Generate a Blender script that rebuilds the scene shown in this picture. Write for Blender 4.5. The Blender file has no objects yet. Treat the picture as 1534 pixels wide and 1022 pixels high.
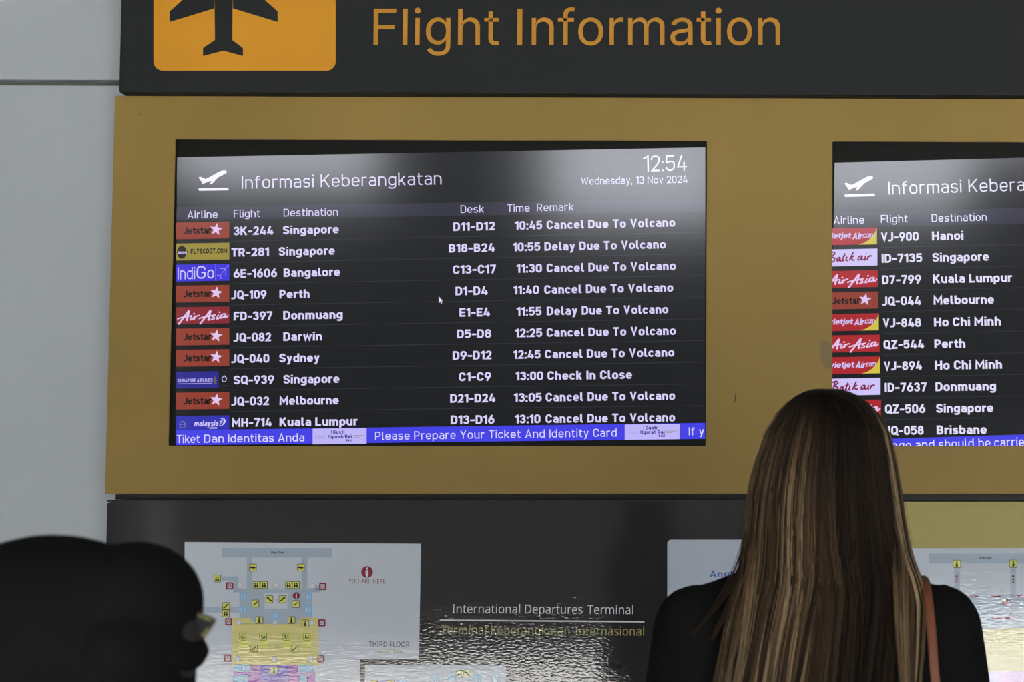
import bpy, bmesh, math, random
from mathutils import Vector
random.seed(7)
sc = bpy.context.scene
COL = sc.collection
# ------------------------------------------------------------------ camera, sky, sun, exposure
F = 3000.0; CX, CY = 1246.0, 511.0                     # the photograph is an off-centre crop
CAM = Vector((0, -4.5, 1.5)); YAW = math.radians(1.1); PITCH = math.radians(4.0)
FW = Vector((math.sin(YAW)*math.cos(PITCH), math.cos(YAW)*math.cos(PITCH), math.sin(PITCH)))
RT = Vector((math.cos(YAW), -math.sin(YAW), 0)); UP = RT.cross(FW)
cd = bpy.data.cameras.new('camera'); cam = bpy.data.objects.new('camera', cd); COL.objects.link(cam)
from mathutils import Matrix
m = Matrix((RT, UP, -FW)).transposed().to_4x4(); m.translation = CAM; cam.matrix_world = m
cd.sensor_width = 36; cd.sensor_fit = 'HORIZONTAL'; cd.lens = F/1534*36
cd.shift_x = -(CX-767)/1534; cd.shift_y = 0
cd.dof.use_dof = True; cd.dof.focus_distance = 4.5; cd.dof.aperture_fstop = 14.0
cd.clip_start = .05; cd.clip_end = 300
sc.camera = cam
SKY = 6.6; SUN = 88.0
w = bpy.data.worlds.new('world'); sc.world = w; w.use_nodes = True
nt = w.node_tree; bg = nt.nodes['Background']
tc = nt.nodes.new('ShaderNodeTexCoord'); sx = nt.nodes.new('ShaderNodeSeparateXYZ'); cr = nt.nodes.new('ShaderNodeValToRGB')
nt.links.new(tc.outputs['Generated'], sx.inputs[0]); nt.links.new(sx.outputs['Z'], cr.inputs[0]); nt.links.new(cr.outputs[0], bg.inputs[0])
cr.color_ramp.elements[0].position = 0.0; cr.color_ramp.elements[0].color = (.93, .95, 1, 1)
cr.color_ramp.elements[1].position = 1.0; cr.color_ramp.elements[1].color = (.62, .76, 1, 1)
bg.inputs[1].default_value = SKY
sl = bpy.data.lights.new('sun', 'SUN'); sl.energy = SUN; sl.angle = math.radians(3); sl.color = (1, .97, .93)
so = bpy.data.objects.new('sun', sl); COL.objects.link(so); so.rotation_euler = (math.radians(30), 0, math.radians(12)); so.location = (0, -12, 12)
vs = sc.view_settings; vs.view_transform = 'Standard'; vs.look = 'None'; vs.exposure = 0; vs.gamma = 1; vs.use_curve_mapping = False

# ------------------------------------------------------------------ helpers
def P(px, py, Y):
    """the point seen at a pixel of the 1534 x 1022 photograph on the vertical plane y = Y"""
    d = FW + RT*((px-CX)/F) - UP*((py-CY)/F)
    return CAM + d*((Y-CAM.y)/d.y)
def lin(c): c /= 255; return c/12.92 if c <= .04045 else ((c+.055)/1.055)**2.4
def L3(c): return tuple(lin(v) for v in c)
K = .55                                                # light level on the wall: albedo = linear colour in the photo / K
def AL(c, k=K): return tuple(min(.9, v/k) for v in L3(c))
_m = {}
def mat(name, col, rough=.6, spec=.5, noise=None, bump=None, coat=0, coat_rough=.1, coat_bump=None, metal=0, emit=None, stretch=(1, 1, 1)):
    """procedural principled material; noise = (scale, amount), bump = (scale, strength)"""
    if name in _m: return _m[name]
    M = bpy.data.materials.new(name); M.use_nodes = True; n = M.node_tree.nodes; l = M.node_tree.links
    b = n['Principled BSDF']; b.inputs['Base Color'].default_value = (*col, 1); b.inputs['Roughness'].default_value = rough
    b.inputs['Specular IOR Level'].default_value = spec; b.inputs['Metallic'].default_value = metal
    geo = n.new('ShaderNodeNewGeometry'); mp = n.new('ShaderNodeMapping'); l.new(geo.outputs['Position'], mp.inputs[0]); mp.inputs['Scale'].default_value = stretch
    if noise:
        t = n.new('ShaderNodeTexNoise'); t.inputs['Scale'].default_value = noise[0]; t.inputs['Detail'].default_value = 5; l.new(mp.outputs[0], t.inputs['Vector'])
        r = n.new('ShaderNodeMapRange'); r.inputs[1].default_value = .3; r.inputs[2].default_value = .7; r.inputs[3].default_value = 1-noise[1]; r.inputs[4].default_value = 1+noise[1]
        l.new(t.outputs['Fac'], r.inputs[0])
        v = n.new('ShaderNodeVectorMath'); v.operation = 'SCALE'; v.inputs[0].default_value = col; l.new(r.outputs[0], v.inputs['Scale']); l.new(v.outputs[0], b.inputs['Base Color'])
    def bm(par, sock):
        t = n.new('ShaderNodeTexNoise'); t.inputs['Scale'].default_value = par[0]; t.inputs['Detail'].default_value = par[3] if len(par) > 3 else 4; l.new(mp.outputs[0], t.inputs['Vector'])
        u = n.new('ShaderNodeBump'); u.inputs['Strength'].default_value = par[1]; u.inputs['Distance'].default_value = par[2] if len(par) > 2 else .002
        l.new(t.outputs['Fac'], u.inputs['Height']); l.new(u.outputs[0], b.inputs[sock])
    if bump: bm(bump, 'Normal')
    if coat:
        b.inputs['Coat Weight'].default_value = coat; b.inputs['Coat Roughness'].default_value = coat_rough; b.inputs['Coat IOR'].default_value = 1.55
        if coat_bump: bm(coat_bump, 'Coat Normal')
    if emit:
        b.inputs['Emission Color'].default_value = (*emit, 1); b.inputs['Emission Strength'].default_value = 1
    _m[name] = M; return M
def lcd(name, c):      # a colour shown by the backlit display, under its glossy front
    return mat('display_'+name, (.004, .004, .004), .10, 1.0, emit=L3(c))
def film(name, c):     # print under the glossy, slightly wrinkled film of the lower boards
    return mat('print_'+name, AL(c), .7, .2, coat=1, coat_rough=.05, coat_bump=(95, 1, .000115, 1.5), stretch=(1, 1, 2.2))

def wloc(o):
    v = Vector(o.location)
    while o.parent: o = o.parent; v += Vector(o.location)
    return v
def link(name, me, parent=None, loc=None, smooth=False):
    o = bpy.data.objects.new(name, me); COL.objects.link(o)
    off = wloc(parent) if parent else Vector((0, 0, 0))
    if loc is not None: off = Vector(loc); o.location = off-(wloc(parent) if parent else Vector((0, 0, 0)))
    me.transform(Matrix.Translation(-off))
    if parent: o.parent = parent
    if smooth:
        for p in me.polygons: p.use_smooth = True
    return o
def empty(name, loc, label, cat, group=None):
    o = bpy.data.objects.new(name, None); COL.objects.link(o); o.location = loc; o['label'] = label; o['category'] = cat
    if group: o['group'] = group
    return o
class Flat:
    """flat print: polygons in stacked thin layers on a plane y = Y, several colours in one mesh"""
    def __init__(s, Y): s.Y = Y; s.v = []; s.f = []; s.mi = []; s.ms = []
    def poly(s, pts, M, lay=0):
        if M not in s.ms: s.ms.append(M)
        k = len(s.v)
        for p in pts: s.v.append((p[0], p[1]-.0004*lay, p[2]))
        s.f.append(tuple(range(k, k+len(pts)))); s.mi.append(s.ms.index(M))
    def px(s, pts, M, lay=0): s.poly([P(x, y, s.Y) for x, y in pts], M, lay)
    def rect(s, x0, y0, x1, y1, M, lay=0, dy=0): s.px([(x0, y1), (x1, y1+dy), (x1, y0+dy), (x0, y0)], M, lay)
    def disc(s, x, y, rx, M, lay=0, ry=None, n=20): s.px([(x+rx*math.cos(6.2832*i/n), y-(ry or rx)*math.sin(6.2832*i/n)) for i in range(n)], M, lay)
    def rrect(s, x0, y0, x1, y1, r, M, lay=0, n=6):
        pts = []
        for cx, cy, a in ((x1-r, y0+r, 0), (x0+r, y0+r, 90), (x0+r, y1-r, 180), (x1-r, y1-r, 270)):
            for i in range(n+1):
                t = math.radians(a+90*i/n); pts.append((cx+r*math.cos(t), cy-r*math.sin(t)))
        s.px(pts, M, lay)
    def line(s, pts, t, M, lay=0):
        for a, b in zip(pts, pts[1:]):
            d = math.hypot(b[0]-a[0], b[1]-a[1]); nx, ny = -(b[1]-a[1])/d*t/2, (b[0]-a[0])/d*t/2
            s.px([(a[0]+nx, a[1]+ny), (b[0]+nx, b[1]+ny), (b[0]-nx, b[1]-ny), (a[0]-nx, a[1]-ny)], M, lay)
    def text(s, txt, x0, y0, x1, y1, cap, M, lay=0, stroke=.16, slant=0, font=None, gap=.13):
        """a line of lettering whose baseline runs from pixel (x0, y0) to (x1, y1)"""
        Q, wd = stroke_text(txt, stroke, gap, slant) if font is None else font_text(txt, font)
        a, b = P(x0, y0, s.Y), P(x1, y1, s.Y); u = (b-a)/wd; t = (b-a).normalized(); v = Vector((-t.z, 0, t.x))
        h = cap*(a.y-CAM.y)/F
        for q in Q: s.poly([a+u*px+v*(h*py) for px, py in q], M, lay)
    def build(s, name, parent, label=None):
        me = bpy.data.meshes.new(name); me.from_pydata(s.v, [], s.f)
        for M in s.ms: me.materials.append(M)
        me.polygons.foreach_set('material_index', s.mi); me.update()
        o = link(name, me, parent)
        if label: o['label'] = label
        return o
def box(name, x0, x1, y0, y1, z0, z1, M, parent=None, bevel=0, loc=None):
    bm = bmesh.new(); bmesh.ops.create_cube(bm, size=1)
    for v in bm.verts: v.co = ((x0+x1)/2+v.co.x*(x1-x0), (y0+y1)/2+v.co.y*(y1-y0), (z0+z1)/2+v.co.z*(z1-z0))
    if bevel: bmesh.ops.bevel(bm, geom=bm.edges[:], offset=bevel, segments=2, affect='EDGES', profile=.6)
    me = bpy.data.meshes.new(name); bm.to_mesh(me); bm.free(); me.materials.append(M)
    return link(name, me, parent, loc)
_fc = {}
def font_text(txt, font):
    x = 0; Q = []; capn = FONT_CAP[id(font)]
    for ch in txt:
        if ch == ' ': x += .32; continue
        if (id(font), ch) not in _fc:
            adv, data = font[ch]
            cu = bpy.data.curves.new('glyph', 'CURVE'); cu.dimensions = '2D'; cu.fill_mode = 'BOTH'
            for sp in data.split('|'):
                a = [int(t)/capn for t in sp.split()]; n = len(a)//2
                s_ = cu.splines.new('POLY'); s_.points.add(n-1); s_.use_cyclic_u = True
                for i in range(n): s_.points[i].co = (a[2*i], a[2*i+1], 0, 1)
            o = bpy.data.objects.new('glyph', cu); COL.objects.link(o)
            me = bpy.data.meshes.new_from_object(o.evaluated_get(bpy.context.evaluated_depsgraph_get()))
            _fc[id(font), ch] = (adv/capn, [[(me.vertices[i].co.x, me.vertices[i].co.y) for i in p.vertices] for p in me.polygons])
            bpy.data.objects.remove(o); bpy.data.curves.remove(cu); bpy.data.meshes.remove(me)
        adv, ps = _fc[id(font), ch]
        for p in ps: Q.append([(a+x, b) for a, b in p])
        x += adv
    x0 = min(p[0] for q in Q for p in q); x1 = max(p[0] for q in Q for p in q)
    return [[(a-x0, b) for a, b in q] for q in Q], x1-x0

# ---- stroke lettering: skeletons with rounded corners, thickened to flat meshes
def din(ch, s):
    """width and list of (points, closed) for a glyph; cap height 1, points are (x, y, corner radius)"""
    h = s/2; T = 1-h; B = h; M = .5; x = .74; X = x-h
    def Rg(w): return w-h
    g = {}
    def rr(w, b, t, r=None):
        r = r or min((w-s)/2, (t-b)/2)*.98
        R = w-h
        return ([(w/2, t, 0), (R, t, r), (R, b, r), (h, b, r), (h, t, r)], True)
    if ch == ' ': return .20, []
    if ch in 'O0': w = .66 if ch == 'O' else .60; return w, [rr(w, B, T)]
    if ch == 'Q': w = .66; return w, [rr(w, B, T), ([(w*.55, .28, 0), (w+.02, -.04, 0)], False)]
    if ch == 'D': w = .64; R = w-h; return w, [([(h, B, 0), (h, T, 0), (R, T, .25), (R, B, .25)], True)]
    if ch == 'B': w = .62; R = w-h; return w, [([(h, M, 0), (h, T, 0), (R-.03, T, .22), (R-.03, M, .22)], True), ([(h, B, 0), (h, M, 0), (R, M, .22), (R, B, .22)], True)]
    if ch == 'P': w = .60; R = w-h; return w, [([(h, 0, 0), (h, T, 0), (R, T, .25), (R, .42, .25), (h, .42, 0)], False)]
    if ch == 'R': w = .64; R = w-h; return w, [([(h, 0, 0), (h, T, 0), (R-.02, T, .25), (R-.02, .44, .25), (h, .44, 0)], False), ([(w*.5, .44, 0), (R, 0, 0)], False)]
    if ch == 'C': w = .62; R = w-h; return w, [([(R, .68, 0), (R, T, .22), (h, T, .24), (h, B, .24), (R, B, .22), (R, .32, 0)], False)]
    if ch == 'G': w = .64; R = w-h; return w, [([(R, .70, 0), (R, T, .24), (h, T, .24), (h, B, .24), (R, B, .24), (R, .48, 0), (w*.52, .48, 0)], False)]
    if ch == 'E': w = .56; return w, [([(w, T, 0), (h, T, 0), (h, B, 0), (w, B, 0)], False), ([(h, M, 0), (w*.92, M, 0)], False)]
    if ch == 'F': w = .56; return w, [([(w, T, 0), (h, T, 0), (h, 0, 0)], False), ([(h, .48, 0), (w*.9, .48, 0)], False)]
    if ch == 'H': w = .66; R = w-h; return w, [([(h, 0, 0), (h, 1, 0)], False), ([(R, 0, 0), (R, 1, 0)], False), ([(h, M, 0), (R, M, 0)], False)]
    if ch == 'I': w = s; return w, [([(h, 0, 0), (h, 1, 0)], False)]
    if ch == 'J': w = .48; R = w-h; return w, [([(R, 1, 0), (R, B, .2), (-.02, B, .1)], False)]
    if ch == 'K': w = .66; return w, [([(h, 0, 0), (h, 1, 0)], False), ([(w-h*.9, 1, 0), (h, .38, 0)], False), ([(w*.42, .54, 0), (w-h*.7, 0, 0)], False)]
    if ch == 'L': w = .54; return w, [([(h, 1, 0), (h, B, 0), (w, B, 0)], False)]
    if ch == 'M': w = .82; R = w-h; return w, [([(h, 0, 0), (h, 1-h, 0), (w/2, .35, 0), (R, 1-h, 0), (R, 0, 0)], False)]
    if ch == 'N': w = .68; R = w-h; return w, [([(h, 0, 0), (h, 1-h, 0), (R, h, 0), (R, 1, 0)], False)]
    if ch == 'S': w = .62; R = w-h; return w, [([(R-.01, .72, 0), (R, T, .22), (h, T, .24), (h, M+.02, .22), (R, M-.02, .22), (R, B, .24), (h, B, .22), (h-.0, .28, 0)], False)]
    if ch == 'T': w = .60; return w, [([(0, T, 0), (w, T, 0)], False), ([(w/2, T, 0), (w/2, 0, 0)], False)]
    if ch == 'U': w = .66; R = w-h; return w, [([(h, 1, 0), (h, B, .25), (R, B, .25), (R, 1, 0)], False)]
    if ch == 'V': w = .68; return w, [([(h, 1, 0), (w/2, h, 0), (w-h, 1, 0)], False)]
    if ch == 'W': w = .98; return w, [([(h, 1, 0), (w*.28, h, 0), (w/2, .85, 0), (w*.72, h, 0), (w-h, 1, 0)], False)]
    if ch == 'X': w = .66; return w, [([(h, 1, 0), (w-h, 0, 0)], False), ([(h, 0, 0), (w-h, 1, 0)], False)]
    if ch == 'Y': w = .66; return w, [([(h, 1, 0), (w/2, .42, 0), (w-h, 1, 0)], False), ([(w/2, .45, 0), (w/2, 0, 0)], False)]
    if ch == 'Z': w = .60; return w, [([(0.02, T, 0), (w-h*1.2, T, 0), (h*1.2, B, 0), (w, B, 0)], False)]
    if ch == 'A': w = .70; return w, [([(h*.9, 0, 0), (w/2, 1-h*.6, 0), (w-h*.9, 0, 0)], False), ([(w*.22, .27, 0), (w*.78, .27, 0)], False)]
    if ch == '1': w = .36; return w, [([(.02, .80, 0), (w-h, .97, 0), (w-h, 0, 0)], False)] if s < .12 else [([(w-h, 0, 0), (w-h, 1, 0)], False), ([(.01, .74, 0), (w-h, .90, 0)], False)]
    if ch == '2': w = .56; R = w-h; return w, [([(h, .72, 0), (h, T, .2), (R, T, .22), (R, .56, .18), (h+.02, B, 0), (w, B, 0)], False)]
    if ch == '3': w = .58; R = w-h; return w, [([(h, .74, 0), (h, T, .2), (R-.02, T, .22), (R-.02, .53, .18), (w*.4, .53, 0)], False), ([(w*.4, .53, 0), (R, .53, .2), (R, B, .23), (h, B, .2), (h, .27, 0)], False)]
    if ch == '4': w = .62; return w, [([(w*.50, 1, 0), (h*1.1, .22+h*.3, 0), (w, .22+h*.3, 0)], False), ([(w*.72, .56, 0), (w*.72, 0, 0)], False)]
    if ch == '5': w = .58; R = w-h; return w, [([(w-.04, T, 0), (h+.03, T, 0), (h, .53, 0), (w*.45, .60, .06), (R, .60, .2), (R, B, .24), (h, B, .2), (h, .24, 0)], False)]
    if ch == '6': w = .60; R = w-h; return w, [([(w*.66, 1, 0), (h+.02, .46, .2), (h, .34, .0)], False), rr(w, B, .60)]
    if ch == '9': w = .60; R = w-h; return w, [([(w*.34, 0, 0), (R-.02, .54, .2), (R, .66, 0)], False), rr(w, .40, T)]
    if ch == '7': w = .56; return w, [([(h, .80, 0), (h, T, 0), (w-h, T, 0), (w-h, .86, 0), (w*.34, 0, 0)], False)]
    if ch == '8': w = .60; return w, [rr(w, B, .53), ([(w/2, T, 0), (w-h-.03, T, .2), (w-h-.03, .53, .2), (h+.03, .53, .2), (h+.03, T, .2)], True)]
    if ch == '-': w = .42; return w, [([(0, .42, 0), (w, .42, 0)], False)]
    if ch == ':': w = s*1.05; return w, [([(w/2, 0, 0), (w/2, s*1.1, 0)], False), ([(w/2, .52, 0), (w/2, .52+s*1.1, 0)], False)]
    if ch == '.': w = s*1.05; return w, [([(w/2, 0, 0), (w/2, s*1.1, 0)], False)]
    if ch == ',': w = s*1.1; return w, [([(w/2, s*1.05, 0), (w/2, 0, 0), (w/2-s*.5, -.14, 0)], False)]
    r = .2
    if ch == 'o': w = .58; return w, [rr(w, B, X)]
    if ch == 'a': w = .54; R = w-h; return w, [([(h+.02, X-.08, 0), (h+.04, X, .12), (R, X, .2), (R, 0, 0)], False), ([(R, .42, 0), (h, .42, .17), (h, B, .17), (R, B, .2), (R, .3, 0)], False)]
    if ch == 'b': w = .58; R = w-h; return w, [([(h, 1, 0), (h, 0, 0)], False), ([(h, B, 0), (h, X, 0), (R, X, .24), (R, B, .24)], True)] if False else [([(h, 1, 0), (h, B, 0)], False), rr(w, B, X)]
    if ch == 'd': w = .58; R = w-h; return w, [([(R, 1, 0), (R, 0, 0)], False), rr(w, B, X)]
    if ch == 'p': w = .58; return w, [([(h, X, 0), (h, -.24, 0)], False), rr(w, B, X)]
    if ch == 'g': w = .58; R = w-h; return w, [rr(w, B+.02, X), ([(R, x, 0), (R, -.22+h*.6, .2), (h, -.22+h*.6, .14), (h+.01, -.08, 0)], False)]
    if ch == 'q': w = .58; return w, [([(w-h, X, 0), (w-h, -.24, 0)], False), rr(w, B, X)]
    if ch == 'e': w = .57; R = w-h; return w, [([(h, .36, 0), (R, .36, 0), (R, X, .24), (h, X, .24), (h, B, .24), (R-.03, B, .2), (R-.03, .17, 0)], False)]
    if ch == 'c': w = .52; R = w-h; return w, [([(R, X-.15, 0), (R, X, .18), (h, X, .22), (h, B, .22), (R, B, .18), (R, .2, 0)], False)]
    if ch == 's': w = .51; R = w-h; m = x/2; return w, [([(R-.01, X-.1, 0), (R-.02, X, .14), (h, X, .17), (h, m, .15), (R, m, .15), (R, B, .17), (h, B, .14), (h, .17, 0)], False)]
    if ch == 'n': w = .56; R = w-h; return w, [([(h, 0, 0), (h, x, 0)], False), ([(h, X-.14, 0), (h+.02, X, .12), (R, X, .24), (R, 0, 0)], False)]
    if ch == 'h': w = .56; R = w-h; return w, [([(h, 0, 0), (h, 1, 0)], False), ([(h, X-.14, 0), (h+.02, X, .12), (R, X, .24), (R, 0, 0)], False)]
    if ch == 'm': w = .88; R = w-h; c = w/2; return w, [([(h, 0, 0), (h, x, 0)], False), ([(h, X-.14, 0), (h+.02, X, .12), (c, X, .2), (c, 0, 0)], False), ([(c, X-.14, 0), (c+.02, X, .12), (R, X, .2), (R, 0, 0)], False)]
    if ch == 'r': w = .38; return w, [([(h, 0, 0), (h, x, 0)], False), ([(h, X-.16, 0), (h+.02, X, .14), (w, X, 0)], False)]
    if ch == 'u': w = .56; R = w-h; return w, [([(R, 0, 0), (R, x, 0)], False), ([(h, x, 0), (h, B, .24), (R-.02, B, .12), (R, .2, 0)], False)]
    if ch == 'i': w = s*1.02; return w, [([(w/2, 0, 0), (w/2, x, 0)], False), ([(w/2, .86, 0), (w/2, 1, 0)], False)]
    if ch == 'j': w = s*1.02; return w, [([(w/2, x, 0), (w/2, -.2, .1), (-.1, -.2, 0)], False), ([(w/2, .86, 0), (w/2, 1, 0)], False)]
    if ch == 'l': w = s+.10; return w, [([(h, 1, 0), (h, B, .12), (w, B, 0)], False)]
    if ch == 't': w = .38; c = .08+h; return w, [([(c, .94, 0), (c, B, .16), (w, B, 0)], False), ([(0, X, 0), (w, X, 0)], False)]
    if ch == 'f': w = .38; c = .07+h; return w, [([(c, 0, 0), (c, T, .18), (w, T, 0)], False), ([(0, X, 0), (w*.94, X, 0)], False)]
    if ch == 'k': w = .54; return w, [([(h, 0, 0), (h, 1, 0)], False), ([(w-h, x, 0), (h, .27, 0)], False), ([(w*.42, .42, 0), (w-h*.8, 0, 0)], False)]
    if ch == 'v': w = .54; return w, [([(h, x, 0), (w/2, h, 0), (w-h, x, 0)], False)]
    if ch == 'w': w = .82; return w, [([(h, x, 0), (w*.28, h, 0), (w/2, x*.9, 0), (w*.72, h, 0), (w-h, x, 0)], False)]
    if ch == 'x': w = .54; return w, [([(h, x, 0), (w-h, 0, 0)], False), ([(h, 0, 0), (w-h, x, 0)], False)]
    if ch == 'y': w = .54; return w, [([(h, x, 0), (w/2+.01, h*.8, 0)], False), ([(w-h, x, 0), (w*.38, -.18, .08), (.06, -.2, 0)], False)]
    if ch == 'z': w = .5; return w, [([(0, X, 0), (w-h*1.2, X, 0), (h*1.2, B, 0), (w, B, 0)], False)]
    return .5, []

def fillet(P, closed):
    out = []; n = len(P)
    for i in range(n):
        x, y, r = P[i]
        if r <= 0 or (not closed and i in (0, n-1)): out.append((x, y)); continue
        a = P[i-1]; b = P[(i+1) % n]
        da = math.hypot(a[0]-x, a[1]-y); db = math.hypot(b[0]-x, b[1]-y)
        ra = min(r, da*(.5 if a[2] > 0 else 1)); rb = min(r, db*(.5 if b[2] > 0 else 1))
        p0 = (x+(a[0]-x)/da*ra, y+(a[1]-y)/da*ra); p3 = (x+(b[0]-x)/db*rb, y+(b[1]-y)/db*rb)
        k = .57
        p1 = (p0[0]+(x-p0[0])*k, p0[1]+(y-p0[1])*k); p2 = (p3[0]+(x-p3[0])*k, p3[1]+(y-p3[1])*k)
        for j in range(7):
            t = j/6; u = 1-t
            out.append((u**3*p0[0]+3*u*u*t*p1[0]+3*u*t*t*p2[0]+t**3*p3[0], u**3*p0[1]+3*u*u*t*p1[1]+3*u*t*t*p2[1]+t**3*p3[1]))
    q = []
    for p in out:
        if not q or math.hypot(p[0]-q[-1][0], p[1]-q[-1][1]) > 1e-4: q.append(p)
    if closed and math.hypot(q[0][0]-q[-1][0], q[0][1]-q[-1][1]) < 1e-4: q.pop()
    return q

def ribbon(P, closed, s):
    """quads along a polyline, mitred"""
    n = len(P); V = []
    for i in range(n):
        if closed: a, b = P[i-1], P[(i+1) % n]
        else: a, b = P[max(i-1, 0)], P[min(i+1, n-1)]
        p = P[i]
        def un(u, v):
            d = math.hypot(v[0]-u[0], v[1]-u[1]) or 1; return ((v[0]-u[0])/d, (v[1]-u[1])/d)
        d1 = un(a, p) if (closed or i > 0) else un(p, b)
        d2 = un(p, b) if (closed or i < n-1) else d1
        m = (-(d1[1]+d2[1]), d1[0]+d2[0]); l = math.hypot(*m) or 1; m = (m[0]/l, m[1]/l)
        c = max(m[0]*-d1[1]+m[1]*d1[0], .42)
        V.append(((p[0]+m[0]*s/2/c, p[1]+m[1]*s/2/c), (p[0]-m[0]*s/2/c, p[1]-m[1]*s/2/c)))
    return [(V[i][0], V[i][1], V[(i+1) % n][1], V[(i+1) % n][0]) for i in range(n if closed else n-1)]

_gc = {}
def stroke_text(txt, s=.15, gap=.13, slant=0):
    """quads of a line of text and its width (cap height 1)"""
    x = 0; Q = []
    for i, ch in enumerate(txt):
        if (ch, s) not in _gc:
            w, st = din(ch, s)
            _gc[ch, s] = (w, [q for P, c in st for q in ribbon(fillet(P, c), c, s)])
        w, qs = _gc[ch, s]
        for q in qs: Q.append([(px+x+slant*py, py) for px, py in q])
        x += w+gap
    return Q, x-gap

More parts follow.
